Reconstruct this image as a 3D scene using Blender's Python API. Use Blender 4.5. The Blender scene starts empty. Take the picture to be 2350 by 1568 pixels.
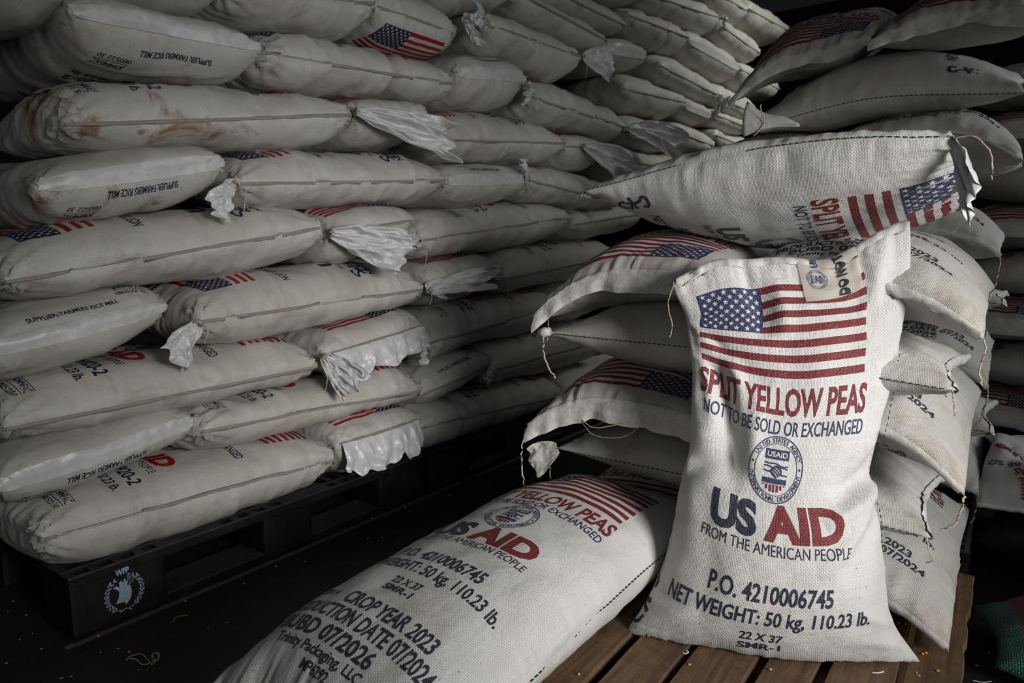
import bpy, bmesh, math, random
import numpy as np
from mathutils import Vector

# ------------------------------------------------------------------ camera, world, lights, exposure
C = bpy.context.scene.collection
SC = bpy.context.scene
PITCH = math.atan(210 / 1567.0)
YAW = math.radians(35.9128)
CAM = np.array([1.6811, -0.5966, 0.90])
cam_d = bpy.data.cameras.new('camera')
cam_d.sensor_width = 36.0
cam_d.lens = 1567.0 / 2350.0 * 36.0
cam_d.clip_start = 0.02
cam = bpy.data.objects.new('camera', cam_d)
cam.location = CAM
cam.rotation_euler = (math.pi / 2 - PITCH, 0, YAW)
C.objects.link(cam)
SC.camera = cam
cam_d.dof.use_dof = True
cam_d.dof.focus_distance = 1.42
cam_d.dof.aperture_fstop = 5.6

W = bpy.data.worlds.new('warehouse_air')
SC.world = W
W.use_nodes = True
W.node_tree.nodes['Background'].inputs[0].default_value = (0.80, 0.88, 1.0, 1)
W.node_tree.nodes['Background'].inputs[1].default_value = 0.007

def area(name, loc, target, sx, sy, power, col):
    d = bpy.data.lights.new(name, 'AREA')
    d.shape = 'RECTANGLE'; d.size = sx; d.size_y = sy; d.energy = power; d.color = col
    o = bpy.data.objects.new(name, d); C.objects.link(o)
    o.location = loc
    o.rotation_euler = (Vector(target) - Vector(loc)).to_track_quat('-Z', 'Y').to_euler()
    return o
# daylight through the big loading door to the right; its frame keeps the beam low
k_ = area('door_daylight', (3.2, -0.12, 1.13), (1.35, 0.58, 0.66), 0.7, 0.7, 7.5, (1.0, 0.985, 0.965))
k_.data.spread = math.radians(56)
# wide fill lamp added to brighten the face of the long stack
area('stack_fill', (4.5, 0.45, 2.05), (0.0, 0.5, 0.9), 1.5, 1.6, 9.0, (1.0, 0.975, 0.95))
# unseen fill lamp added behind the camera to lift the faces turned to it
area('front_fill', (2.6, -4.2, 1.7), (1.2, 0.8, 0.7), 2.2, 2.0, 15.0, (1.0, 0.985, 0.97))
# a second door farther along the right side, cool daylight on the ends of the rear piles
area('rear_door', (4.4, 2.9, 1.55), (1.75, 2.0, 1.0), 1.2, 1.4, 4.5, (0.90, 0.97, 1.0)).data.spread = math.radians(52)
# roof light far behind the long stack
area('roof_light', (2.6, 5.2, 4.2), (0.1, 4.6, 1.7), 1.4, 1.4, 16, (0.98, 1.0, 0.91)).data.spread = math.radians(60)

SC.view_settings.view_transform = 'Standard'
SC.view_settings.look = 'None'
SC.view_settings.gamma = 1.0
SC.view_settings.use_curve_mapping = False
SC.view_settings.exposure = 0.0

# ------------------------------------------------------------------ helpers
V = lambda *a: np.array(a, float)
_cy, _sy = math.cos(YAW), math.sin(YAW)
RIGHT = np.array([_cy, _sy, 0.0])
FWDH = np.array([-_sy, _cy, 0.0])
FWD = FWDH * math.cos(PITCH) - np.array([0, 0, 1.0]) * math.sin(PITCH)
UPV = FWDH * math.sin(PITCH) + np.array([0, 0, 1.0]) * math.cos(PITCH)

def ray(px, py):
    return RIGHT * ((px - 1175) / 1567.0) - UPV * ((py - 784) / 1567.0) + FWD

def at(px, py, x=None, y=None, z=None):
    """world point seen at a picture position, on the plane x=, y= or z="""
    d = ray(px, py)
    if x is not None: t = (x - CAM[0]) / d[0]
    elif y is not None: t = (y - CAM[1]) / d[1]
    else: t = (z - CAM[2]) / d[2]
    return CAM + d * t

def nrm(v):
    v = np.asarray(v, float)
    return v / np.maximum(np.linalg.norm(v, axis=-1, keepdims=True), 1e-9)

_tab = np.random.RandomState(7).rand(64, 64)
def vnoise(x, y, seed=0):
    x = np.asarray(x, float) + seed * 7.31; y = np.asarray(y, float) + seed * 3.77
    xi = np.floor(x).astype(int); yi = np.floor(y).astype(int)
    fx = x - xi; fy = y - yi
    fx = fx * fx * (3 - 2 * fx); fy = fy * fy * (3 - 2 * fy)
    g = lambda a, b: _tab[a % 64, b % 64]
    return (g(xi, yi) * (1 - fx) * (1 - fy) + g(xi + 1, yi) * fx * (1 - fy)
            + g(xi, yi + 1) * (1 - fx) * fy + g(xi + 1, yi + 1) * fx * fy) * 2 - 1
def fbm(x, y, seed=0, o=3):
    s = 0; a = 1.0
    for k in range(o):
        s = s + a * vnoise(x * 2 ** k, y * 2 ** k, seed + k * 11); a *= 0.5
    return s
def ridged(x, y, seed=0, o=2):
    s = 0; a = 1.0
    for k in range(o):
        s = s + a * (1 - 2 * np.abs(vnoise(x * 2 ** k, y * 2 ** k, seed + k * 5))); a *= 0.5
    return s

def mesh_obj(name, verts, faces, mats, mat_idx=None, uv=None, smooth=True, parent=None, origin=None):
    me = bpy.data.meshes.new(name)
    v = np.asarray(verts, float)
    if origin is not None: v = v - np.asarray(origin)
    me.from_pydata(v.tolist(), [], faces)
    for m in (mats if isinstance(mats, (list, tuple)) else [mats]): me.materials.append(m)
    if mat_idx is not None: me.polygons.foreach_set('material_index', np.asarray(mat_idx, np.int32))
    if smooth: me.polygons.foreach_set('use_smooth', np.ones(len(me.polygons), bool))
    if uv is not None:
        lay = me.uv_layers.new(name='cloth')
        li = np.empty(len(me.loops), np.int32); me.loops.foreach_get('vertex_index', li)
        lay.data.foreach_set('uv', np.asarray(uv, np.float32)[li].ravel())
    me.update()
    o = bpy.data.objects.new(name, me); C.objects.link(o)
    if parent is not None: o.parent = parent
    elif origin is not None: o.location = origin
    return o

def tag(o, label=None, cat=None, group=None, kind=None):
    if label: o['label'] = label
    if cat: o['category'] = cat
    if group: o['group'] = group
    if kind: o['kind'] = kind
    return o

class MB:
    """collects boxes, tubes and strips into one mesh"""
    def __init__(s): s.v = []; s.f = []; s.m = []
    def add(s, v, f, m=0):
        n = len(s.v); s.v += [list(map(float, p)) for p in v]; s.f += [tuple(i + n for i in q) for q in f]; s.m += [m] * len(f)
    def box(s, lo, hi, m=0, bev=0.0):
        x0, y0, z0 = lo; x1, y1, z1 = hi
        bm = bmesh.new(); bmesh.ops.create_cube(bm, size=1)
        for v in bm.verts:
            v.co = ((x0 + x1) / 2 + v.co.x * (x1 - x0), (y0 + y1) / 2 + v.co.y * (y1 - y0), (z0 + z1) / 2 + v.co.z * (z1 - z0))
        if bev: bmesh.ops.bevel(bm, geom=list(bm.edges), offset=bev, segments=2, affect='EDGES', profile=0.6)
        bm.verts.index_update()
        s.add([v.co for v in bm.verts], [[v.index for v in f.verts] for f in bm.faces], m); bm.free()
    def tube(s, pts, r, n=6, m=0):
        pts = np.asarray(pts, float); k = len(pts)
        rr = np.full(k, r) if np.isscalar(r) else np.asarray(r)
        t = nrm(np.gradient(pts, axis=0)); a = np.array([0, 0, 1.0]); V = []
        for i in range(k):
            u = np.cross(t[i], a)
            if np.linalg.norm(u) < 0.05: u = np.cross(t[i], [1.0, 0, 0])
            u = nrm(u); w = np.cross(t[i], u)
            for j in range(n):
                an = 2 * math.pi * j / n
                V.append(pts[i] + rr[i] * (math.cos(an) * u + math.sin(an) * w))
        F = [(i * n + j, i * n + (j + 1) % n, (i + 1) * n + (j + 1) % n, (i + 1) * n + j) for i in range(k - 1) for j in range(n)]
        F += [tuple(range(n - 1, -1, -1)), tuple((k - 1) * n + j for j in range(n))]
        s.add(V, F, m)
    def grid(s, G, m=0):
        G = np.asarray(G); a, b = G.shape[:2]
        s.add(G.reshape(-1, 3), [(i * b + j, i * b + j + 1, (i + 1) * b + j + 1, (i + 1) * b + j) for i in range(a - 1) for j in range(b - 1)], m)
    def build(s, name, mats, parent=None, origin=None, smooth=True):
        return mesh_obj(name, s.v, s.f, mats, s.m, None, smooth, parent, origin)

def spline(keys, t):
    """Catmull-Rom through keys [(t, vec)], sampled at t"""
    kt = np.array([k[0] for k in keys], float); kv = np.array([np.atleast_1d(k[1]) for k in keys], float)
    m = np.gradient(kv, kt, axis=0) if len(kt) > 2 else np.repeat((kv[1:] - kv[:-1]) / (kt[1] - kt[0]), 2, 0)
    i = np.clip(np.searchsorted(kt, t, side='right') - 1, 0, len(kt) - 2)
    h = (kt[i + 1] - kt[i]); u = ((t - kt[i]) / h)[:, None]; h = h[:, None]
    return ((2 * u ** 3 - 3 * u ** 2 + 1) * kv[i] + (u ** 3 - 2 * u ** 2 + u) * h * m[i]
            + (-2 * u ** 3 + 3 * u ** 2) * kv[i + 1] + (u ** 3 - u ** 2) * h * m[i + 1])

def curve_pts(pts, n=24):
    pts = np.asarray(pts, float)
    return spline([(i / (len(pts) - 1), p) for i, p in enumerate(pts)], np.linspace(0, 1, n))

# ------------------------------------------------------------------ materials
class NT:
    def __init__(s, name):
        s.m = bpy.data.materials.new(name); s.m.use_nodes = True
        s.t = s.m.node_tree; s.n = s.t.nodes; s.b = s.n['Principled BSDF']
    def new(s, kind, **kw):
        n = s.n.new(kind)
        for k, v in kw.items():
            if k in n.inputs: n.inputs[k].default_value = v
            else: setattr(n, k, v)
        return n
    def link(s, a, b): s.t.links.new(a, b)
    def math(s, op, a, b=None, clamp=False):
        n = s.n.new('ShaderNodeMath'); n.operation = op; n.use_clamp = clamp
        for i, x in enumerate((a, b)):
            if x is None: continue
            if isinstance(x, (int, float)): n.inputs[i].default_value = x
            else: s.link(x, n.inputs[i])
        return n.outputs[0]
    def mix(s, fac, a, b):
        n = s.n.new('ShaderNodeMix'); n.data_type = 'RGBA'
        for i, x in ((0, fac), (6, a), (7, b)):
            if isinstance(x, (int, float)): n.inputs[i].default_value = x
            elif isinstance(x, tuple): n.inputs[i].default_value = x if len(x) == 4 else x + (1,)
            else: s.link(x, n.inputs[i])
        return n.outputs[2]
    def ramp(s, fac, stops):
        n = s.n.new('ShaderNodeValToRGB'); r = n.color_ramp
        for i, (p, c) in enumerate(stops):
            e = r.elements[i] if i < 2 else r.elements.new(p)
            e.position = p; e.color = c if len(c) == 4 else c + (1,)
        s.link(fac, n.inputs[0]); return n.outputs[0]
    def noise(s, vec, scale, detail=3.0, rough=0.55, dist=0.0):
        n = s.new('ShaderNodeTexNoise'); n.inputs['Scale'].default_value = scale
        n.inputs['Detail'].default_value = detail; n.inputs['Roughness'].default_value = rough; n.inputs['Distortion'].default_value = dist
        if vec is not None: s.link(vec, n.inputs['Vector'])
        return n.outputs['Fac']
    def bump(s, h, strength, dist, prev=None):
        n = s.new('ShaderNodeBump'); n.inputs['Strength'].default_value = strength; n.inputs['Distance'].default_value = dist
        s.link(h, n.inputs['Height'])
        if prev is not None: s.link(prev, n.inputs['Normal'])
        return n.outputs[0]

def weave_nodes(k, pitch_u, pitch_v):
    """woven flat tapes: a checkerboard of humps with thin gaps, in cloth metres"""
    uv = k.new('ShaderNodeUVMap'); sep = k.new('ShaderNodeSeparateXYZ'); k.link(uv.outputs[0], sep.inputs[0])
    su = k.math('SINE', k.math('MULTIPLY', sep.outputs[0], math.pi / pitch_u))
    sv = k.math('SINE', k.math('MULTIPLY', sep.outputs[1], math.pi / pitch_v))
    chk = k.math('MULTIPLY', su, sv)                                   # over / under
    au = k.math('ABSOLUTE', su); av = k.math('ABSOLUTE', sv)
    hump = k.math('MULTIPLY', k.math('POWER', au, 0.5), k.math('POWER', av, 0.5))
    return uv.outputs[0], chk, hump, sep

def cloth(name, base, dark, stain, stain_amt, rough, spec, pu, pv, bump, ink=None, gap=0.0, thread=0.12):
    k = NT(name)
    uv, chk, hump, sep = weave_nodes(k, pu, pv)
    tc = k.new('ShaderNodeTexCoord'); ob = tc.outputs['Object']
    # tapes differ slightly in tone: stretched noise along and across
    mp = k.new('ShaderNodeMapping'); mp.inputs['Scale'].default_value = (1 / (pu * 2), 6, 1); k.link(uv, mp.inputs[0])
    tone = k.noise(mp.outputs[0], 1.0, 1.0)
    mp2 = k.new('ShaderNodeMapping'); mp2.inputs['Scale'].default_value = (6, 1 / (pv * 2), 1); k.link(uv, mp2.inputs[0])
    tone2 = k.noise(mp2.outputs[0], 1.0, 1.0)
    tn = k.math('ADD', k.math('MULTIPLY', tone, 0.5), k.math('MULTIPLY', tone2, 0.5))
    col = k.mix(k.ramp(tn, [(0.3, (0, 0, 0)), (0.7, (1, 1, 1))]), tuple(c * (1 - thread) for c in base), base)
    big = k.noise(ob, 5.0, 4.0, 0.6)
    col = k.mix(k.math('MULTIPLY', k.ramp(big, [(0.35, (1, 1, 1)), (0.62, (0, 0, 0))]), 0.5), col, dark)
    st = k.noise(ob, 7.0, 6.0, 0.68, 0.6)
    sf = k.math('MULTIPLY', k.ramp(st, [(0.56, (0, 0, 0)), (0.72, (1, 1, 1))]), stain_amt)
    col = k.mix(sf, col, stain)
    spk = k.noise(ob, 160.0, 1.0)
    col = k.mix(k.math('MULTIPLY', k.ramp(spk, [(0.74, (0, 0, 0)), (0.78, (1, 1, 1))]), 0.55), col, (0.10, 0.075, 0.05))
    if ink is not None:
        worn = k.noise(uv, 420.0, 2.0)
        g = k.math('ADD', k.math('MULTIPLY', hump, 0.75), k.math('MULTIPLY', worn, 0.5))
        f = k.ramp(g, [(gap - 0.08, (0, 0, 0)), (gap + 0.08, (1, 1, 1))])
        col = k.mix(f, col, ink)
    k.link(col, k.b.inputs['Base Color'])
    k.b.inputs['Roughness'].default_value = rough
    k.b.inputs['Specular IOR Level'].default_value = spec
    h = k.math('ADD', k.math('MULTIPLY', hump, 0.8), k.math('MULTIPLY', chk, 0.35))
    crease = k.noise(uv, 26.0, 5.0, 0.6, 0.5)
    b1 = k.bump(k.noise(uv, 9.0, 6.0, 0.72, 1.2), 0.28, 0.012, k.bump(crease, 0.4, 0.006))
    k.link(k.bump(h, bump, 0.0011, b1), k.b.inputs['Normal'])
    return k.m

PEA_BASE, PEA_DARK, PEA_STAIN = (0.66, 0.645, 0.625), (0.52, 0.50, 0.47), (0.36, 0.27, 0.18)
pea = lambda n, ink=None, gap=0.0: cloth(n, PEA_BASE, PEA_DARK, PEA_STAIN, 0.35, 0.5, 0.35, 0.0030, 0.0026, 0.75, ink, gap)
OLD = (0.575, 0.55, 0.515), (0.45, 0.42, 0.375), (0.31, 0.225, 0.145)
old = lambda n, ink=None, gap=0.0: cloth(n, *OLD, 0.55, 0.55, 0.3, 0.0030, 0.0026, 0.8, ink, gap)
M_PEA = pea('white_woven_polypropylene')
M_PRED = pea('red_ink_on_weave', (0.15, 0.008, 0.013), 0.36)
M_PBLUE = pea('blue_ink_on_weave', (0.019, 0.027, 0.088), 0.36)
M_PNAVY = pea('dark_navy_ink_on_weave', (0.016, 0.018, 0.04), 0.34)
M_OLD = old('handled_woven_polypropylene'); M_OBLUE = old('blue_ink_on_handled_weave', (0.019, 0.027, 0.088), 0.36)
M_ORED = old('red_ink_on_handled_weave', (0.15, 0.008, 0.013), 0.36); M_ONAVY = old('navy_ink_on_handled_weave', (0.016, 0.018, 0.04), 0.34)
RICE_BASE, RICE_DARK, RICE_STAIN = (0.52, 0.50, 0.465), (0.42, 0.39, 0.345), (0.25, 0.15, 0.075)
rice = lambda n, ink=None, gap=0.0, am=0.55: cloth(n, RICE_BASE, RICE_DARK, RICE_STAIN, am, 0.38, 0.45, 0.0021, 0.0019, 0.35, ink, gap, 0.06)
M_RICE = rice('dusty_white_laminated_weave')
M_RDIRT = rice('stained_laminated_weave', None, 0.0, 1.6)
M_RRED = rice('bright_red_ink', (0.30, 0.008, 0.012), 0.05)
M_RBLUE = rice('navy_ink', (0.012, 0.016, 0.05), 0.05)

def simple(name, col, rough=0.6, spec=0.4, noise_amt=0.25, nscale=30, bump=0.2, bdist=0.004, col2=None):
    k = NT(name); tc = k.new('ShaderNodeTexCoord')
    n = k.noise(tc.outputs['Object'], nscale, 4.0)
    k.link(k.mix(k.ramp(n, [(0.3, (0, 0, 0)), (0.7, (1, 1, 1))]), col2 or tuple(c * (1 - noise_amt) for c in col), col), k.b.inputs['Base Color'])
    k.b.inputs['Roughness'].default_value = rough; k.b.inputs['Specular IOR Level'].default_value = spec
    k.link(k.bump(n, bump, bdist), k.b.inputs['Normal'])
    return k.m
M_LINER = simple('thin_white_plastic_film', (0.60, 0.60, 0.60), 0.30, 0.5, 0.15, 45, 0.6, 0.006)
M_TAPE = simple('white_closing_tape', (0.58, 0.575, 0.57), 0.35, 0.5, 0.18, 50, 0.4, 0.004)
M_PTAPE = simple('woven_hem_tape', (0.62, 0.60, 0.56), 0.55, 0.35, 0.28, 90, 0.5, 0.003)
M_LIP = simple('grey_beige_seam_edge', (0.30, 0.275, 0.24), 0.6, 0.3, 0.25, 80)
M_STRING = simple('cotton_string', (0.55, 0.47, 0.38), 0.9, 0.1, 0.3, 300)
M_GREEN = simple('dark_green_thread', (0.012, 0.075, 0.045), 0.8, 0.2, 0.2, 200)
M_THREAD = simple('white_frayed_thread', (0.72, 0.70, 0.66), 0.8, 0.2, 0.1, 200)
M_PEAS = simple('yellow_split_pea', (0.62, 0.33, 0.06), 0.5, 0.4, 0.2, 200)
M_GRAIN = simple('pale_rice_grain', (0.66, 0.62, 0.52), 0.5, 0.4, 0.2, 200)
M_WFP = simple('pale_blue_stencil_paint', (0.30, 0.37, 0.46), 0.6, 0.3, 0.25, 120)

def plastic_black():
    k = NT('scuffed_black_plastic'); tc = k.new('ShaderNodeTexCoord'); ob = tc.outputs['Object']
    a = k.noise(ob, 9.0, 6.0, 0.7); mp = k.new('ShaderNodeMapping'); mp.inputs['Scale'].default_value = (3, 3, 26); k.link(ob, mp.inputs[0])
    b = k.noise(mp.outputs[0], 14.0, 5.0, 0.7)
    col = k.mix(k.ramp(a, [(0.45, (0, 0, 0)), (0.75, (1, 1, 1))]), (0.004, 0.004, 0.005), (0.015, 0.0145, 0.0145))
    col = k.mix(k.math('MULTIPLY', k.ramp(b, [(0.62, (0, 0, 0)), (0.78, (1, 1, 1))]), 0.45), col, (0.085, 0.08, 0.078))
    geo = k.new('ShaderNodeNewGeometry'); s3 = k.new('ShaderNodeSeparateXYZ'); k.link(geo.outputs['Normal'], s3.inputs[0])
    dust = k.math('MULTIPLY', k.math('MULTIPLY', k.math('MAXIMUM', s3.outputs[2], 0.0), a), 0.6, True)
    col = k.mix(dust, col, (0.17, 0.15, 0.135))
    k.link(col, k.b.inputs['Base Color']); k.b.inputs['Roughness'].default_value = 0.5; k.b.inputs['Specular IOR Level'].default_value = 0.3
    k.link(k.bump(b, 0.15, 0.004), k.b.inputs['Normal'])
    return k.m
M_PLASTIC = plastic_black()

def wood(name, c0, c1):
    k = NT(name); tc = k.new('ShaderNodeTexCoord'); ob = tc.outputs['Object']
    mp = k.new('ShaderNodeMapping'); mp.inputs['Scale'].default_value = (34, 2.2, 34); k.link(ob, mp.inputs[0])
    g = k.noise(mp.outputs[0], 1.6, 5.0, 0.6, 0.8)
    col = k.mix(k.ramp(g, [(0.3, (0, 0, 0)), (0.72, (1, 1, 1))]), c0, c1)
    d = k.noise(ob, 11.0, 6.0, 0.7, 0.4)
    col = k.mix(k.math('MULTIPLY', k.ramp(d, [(0.45, (0, 0, 0)), (0.7, (1, 1, 1))]), 0.75), col, (0.045, 0.03, 0.022))
    sp = k.noise(ob, 130.0, 2.0)
    col = k.mix(k.math('MULTIPLY', k.ramp(sp, [(0.68, (0, 0, 0)), (0.74, (1, 1, 1))]), 0.35), col, (0.30, 0.22, 0.15))
    k.link(col, k.b.inputs['Base Color']); k.b.inputs['Roughness'].default_value = 0.75; k.b.inputs['Specular IOR Level'].default_value = 0.25
    k.link(k.bump(g, 0.5, 0.003), k.b.inputs['Normal'])
    return k.m
M_WOOD = wood('weathered_brown_pine', (0.085, 0.050, 0.028), (0.20, 0.120, 0.066))

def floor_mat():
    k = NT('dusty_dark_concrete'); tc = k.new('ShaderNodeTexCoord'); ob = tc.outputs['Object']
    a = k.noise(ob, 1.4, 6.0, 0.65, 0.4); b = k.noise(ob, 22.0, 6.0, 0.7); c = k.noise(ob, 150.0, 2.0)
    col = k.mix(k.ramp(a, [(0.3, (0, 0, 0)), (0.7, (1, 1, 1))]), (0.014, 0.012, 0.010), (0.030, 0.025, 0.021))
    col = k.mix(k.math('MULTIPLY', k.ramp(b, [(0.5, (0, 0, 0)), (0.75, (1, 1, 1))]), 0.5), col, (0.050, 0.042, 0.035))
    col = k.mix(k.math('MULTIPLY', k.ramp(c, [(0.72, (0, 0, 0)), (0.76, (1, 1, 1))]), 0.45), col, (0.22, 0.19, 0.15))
    # pale dust swept up along the foot of the left pallet (x = 0)
    sp = k.new('ShaderNodeSeparateXYZ'); k.link(ob, sp.inputs[0])
    dn = k.noise(ob, 30.0, 4.0, 0.7)
    edge = k.math('ABSOLUTE', k.math('ADD', k.math('SUBTRACT', sp.outputs[0], 0.010), k.math('MULTIPLY', k.math('SUBTRACT', dn, 0.5), 0.03)))
    line = k.math('MULTIPLY', k.math('GREATER_THAN', sp.outputs[1], -0.02), k.math('SUBTRACT', 1.0, k.math('DIVIDE', edge, 0.013), True))
    col = k.mix(k.math('MULTIPLY', k.math('MULTIPLY', line, dn), 1.2, True), col, (0.22, 0.20, 0.18))
    k.link(col, k.b.inputs['Base Color']); k.b.inputs['Roughness'].default_value = 0.6; k.b.inputs['Specular IOR Level'].default_value = 0.3
    k.link(k.bump(b, 0.35, 0.004), k.b.inputs['Normal'])
    return k.m
M_FLOOR = floor_mat()
M_WALL = simple('dark_wall_plaster', (0.055, 0.05, 0.045), 0.9, 0.2, 0.4, 3, 0.2)  # dark plaster, mottled at random

# ------------------------------------------------------------------ the setting
def slab(name, lo, hi, mat):
    b = MB(); b.box(lo, hi); o = b.build(name, [mat], smooth=False); o['kind'] = 'structure'; return o
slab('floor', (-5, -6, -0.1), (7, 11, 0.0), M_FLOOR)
slab('wall_back', (-5, 11, 0), (7, 11.15, 4.6), M_WALL)
slab('wall_left', (-5.15, -6, 0), (-5, 11, 4.6), M_WALL)

# ------------------------------------------------------------------ flat artwork for the prints (metres: x across, y = distance from the mouth)
_font_cache = {}
def glyphs(s, bold):
    key = (s, bold)
    if key not in _font_cache:
        cu = bpy.data.curves.new('t', 'FONT'); cu.body = s; cu.size = 1.0; cu.offset = bold
        cu.resolution_u = 3; cu.dimensions = '2D'; cu.fill_mode = 'FRONT'
        o = bpy.data.objects.new('t', cu); me = bpy.data.meshes.new_from_object(o)
        n = len(me.vertices); co = np.empty(n * 3); me.vertices.foreach_get('co', co)
        _font_cache[key] = (co.reshape(-1, 3)[:, :2], [tuple(p.vertices) for p in me.polygons])
        bpy.data.objects.remove(o); bpy.data.curves.remove(cu); bpy.data.meshes.remove(me)
    return _font_cache[key]

class Art:
    def __init__(s): s.v = []; s.f = []; s.m = []; s.l = []
    def poly(s, pts, faces, mat, layer=0):
        n = len(s.v); s.v += [(float(a), float(b)) for a, b in pts]; s.l += [layer] * len(pts)
        s.f += [tuple(i + n for i in q) for q in faces]; s.m += [mat] * len(faces)
    def rect(s, x0, y0, x1, y1, mat, layer=0): s.poly([(x0, y0), (x1, y0), (x1, y1), (x0, y1)], [(3, 2, 1, 0)], mat, layer)
    def text(s, t, cx, cy, w, h, mat, bold=0.0, layer=0, rot=0.0):
        co, fs = glyphs(t, bold)
        lo, hi = co.min(0), co.max(0); q = (co - (lo + hi) / 2) / (hi - lo) * np.array([w, h])
        c, sn = math.cos(rot), math.sin(rot)
        s.poly([(cx + a * c - b * sn, cy - (a * sn + b * c)) for a, b in q], fs, mat, layer)
    def star(s, cx, cy, r, mat, layer=1):
        p = [(cx, cy)]
        for i in range(10):
            a = math.pi / 2 + i * math.pi / 5; q = r if i % 2 == 0 else r * 0.42
            p.append((cx + q * math.cos(a), cy - q * math.sin(a)))
        s.poly(p, [(0, 1 + (i), 1 + (i + 1) % 10) for i in range(10)], mat, layer)
    def ring(s, cx, cy, r0, r1, mat, n=64, layer=0):
        p = [(cx + r * math.cos(2 * math.pi * i / n), cy - r * math.sin(2 * math.pi * i / n)) for r in (r0, r1) for i in range(n)]
        s.poly(p, [(i, (i + 1) % n, n + (i + 1) % n, n + i) for i in range(n)], mat, layer)
    def arc_text(s, t, cx, cy, r, a0, a1, h, mat, inward=False, bold=0.02):
        k = len(t)
        for i, ch in enumerate(t):
            if ch == ' ': continue
            a = math.radians(a0 + (a1 - a0) * (i / (k - 1)))
            rot = a - math.pi / 2 if not inward else a + math.pi / 2
            co, _ = glyphs(ch, bold); d = co.max(0) - co.min(0)
            s.text(ch, cx + r * math.cos(a), cy - r * math.sin(a), h * min(d[0] / 0.72, 1.1) * 0.95, h, mat, bold, 0, rot)
    def stroke(s, pts, wd, mat, layer=0, n=20):
        p = curve_pts(np.array(pts, float), n); t = nrm(np.gradient(p, axis=0)); nn = np.stack([-t[:, 1], t[:, 0]], 1)
        q = np.concatenate([p + nn * wd / 2, p - nn * wd / 2])
        s.poly(q, [(i, i + 1, n + i + 1, n + i) for i in range(n - 1)], mat, layer)
    def flag(s, x0, y0, w, h, red, blue, white):
        sh = h / 13.0
        cw, chh = w * 0.385, sh * 7
        for i in range(0, 13, 2):
            s.rect(x0 + (cw if i < 7 else 0), y0 + i * sh, x0 + w, y0 + (i + 1) * sh, red)
        s.rect(x0, y0, x0 + cw, y0 + chh, blue)
        for r in range(9):
            n = 6 if r % 2 == 0 else 5
            for c in range(n):
                s.star(x0 + cw * ((c + (0.5 if n == 6 else 1.0)) / 6.0), y0 + chh * (r + 0.75) / 9.5, sh * 0.47, white)
    def seal(s, cx, cy, r, red, blue, white):
        s.ring(cx, cy, r * 0.965, r, blue); s.ring(cx, cy, r * 0.765, r * 0.785, blue)
        s.arc_text('UNITED STATES AGENCY', cx, cy, r * 0.875, 150, 22, r * 0.135, blue)
        s.arc_text('INTERNATIONAL DEVELOPMENT', cx, cy, r * 0.875, 190, 350, r * 0.135, blue, True)
        for a in (170, 4): s.star(cx + r * 0.875 * math.cos(math.radians(a)), cy - r * 0.875 * math.sin(math.radians(a)), r * 0.06, blue, 0)
        hw = r * 0.44
        s.rect(cx - hw, cy - r * 0.60, cx + hw, cy - r * 0.30, blue)
        s.text('USAID', cx, cy - r * 0.45, hw * 1.7, r * 0.16, white, 0.03, 1)
        # two clasped hands
        s.poly([(cx + a * hw, cy + b * hw) for a, b in [(-.30, -.12), (-.05, -.30), (.25, -.26), (.5, -.02), (.55, .2), (.3, .42), (.08, .58), (-.2, .42), (-.45, .2), (-.42, .02)]],
               [tuple(range(9, -1, -1))], blue)
        for q in ([(-1, -.2), (-.6, -.2), (-.3, -.12)], [(-1, .1), (-.7, .16), (-.4, .16)], [(1, -.1), (.7, -.16), (.3, -.2)], [(1, .35), (.7, .32), (.4, .3)],
                  [(-1, -.42), (-.5, -.38), (-.1, -.42), (.2, -.34), (.55, -.24), (1, -.3)]):
            s.stroke([(cx + a * hw, cy + b * hw) for a, b in q], r * 0.045, blue, 0, 8)
        for q in ([(-.2, .0), (.05, .1), (.3, .35)], [(-.28, .12), (-.05, .25), (.15, .45)], [(-.1, -.15), (.15, -.02), (.42, .2)]):
            s.stroke([(cx + a * hw, cy + b * hw) for a, b in q], r * 0.022, white, 1, 8)
        s.rect(cx - hw, cy + r * 0.26, cx + hw, cy + r * 0.42, blue)
        for i in range(7):
            x = cx - hw + hw * 2 * (i + 0.15) / 7; xw = hw * 2 * 0.6 / 7; yb = cy + r * (0.68 - 0.2 * (abs(i - 3) / 3.0) ** 2)
            s.rect(x, cy + r * 0.45, x + xw, yb, red)
    def marker(s, cx, cy, k, mat, rot=0.0):
        """the quick handwritten brush mark: a hook, a crossed K and a curl"""
        c, sn = math.cos(rot), math.sin(rot)
        for q in ([(-.42, .30), (-.62, .42), (-.78, .2), (-.80, -.15), (-.62, -.30), (-.45, -.1), (-.2, -.02), (.1, 0)],
                  [(-.02, .45), (0, 0), (.03, -.5)], [(.35, .42), (.12, .1), (.05, 0), (.3, -.2)], [(.5, .35), (.78, .25), (.86, 0), (.66, -.25), (.36, -.28)]):
            s.stroke([(cx + (a * c - b * sn) * k, cy - (a * sn + b * c) * k) for a, b in q], 0.008, mat)

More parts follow.
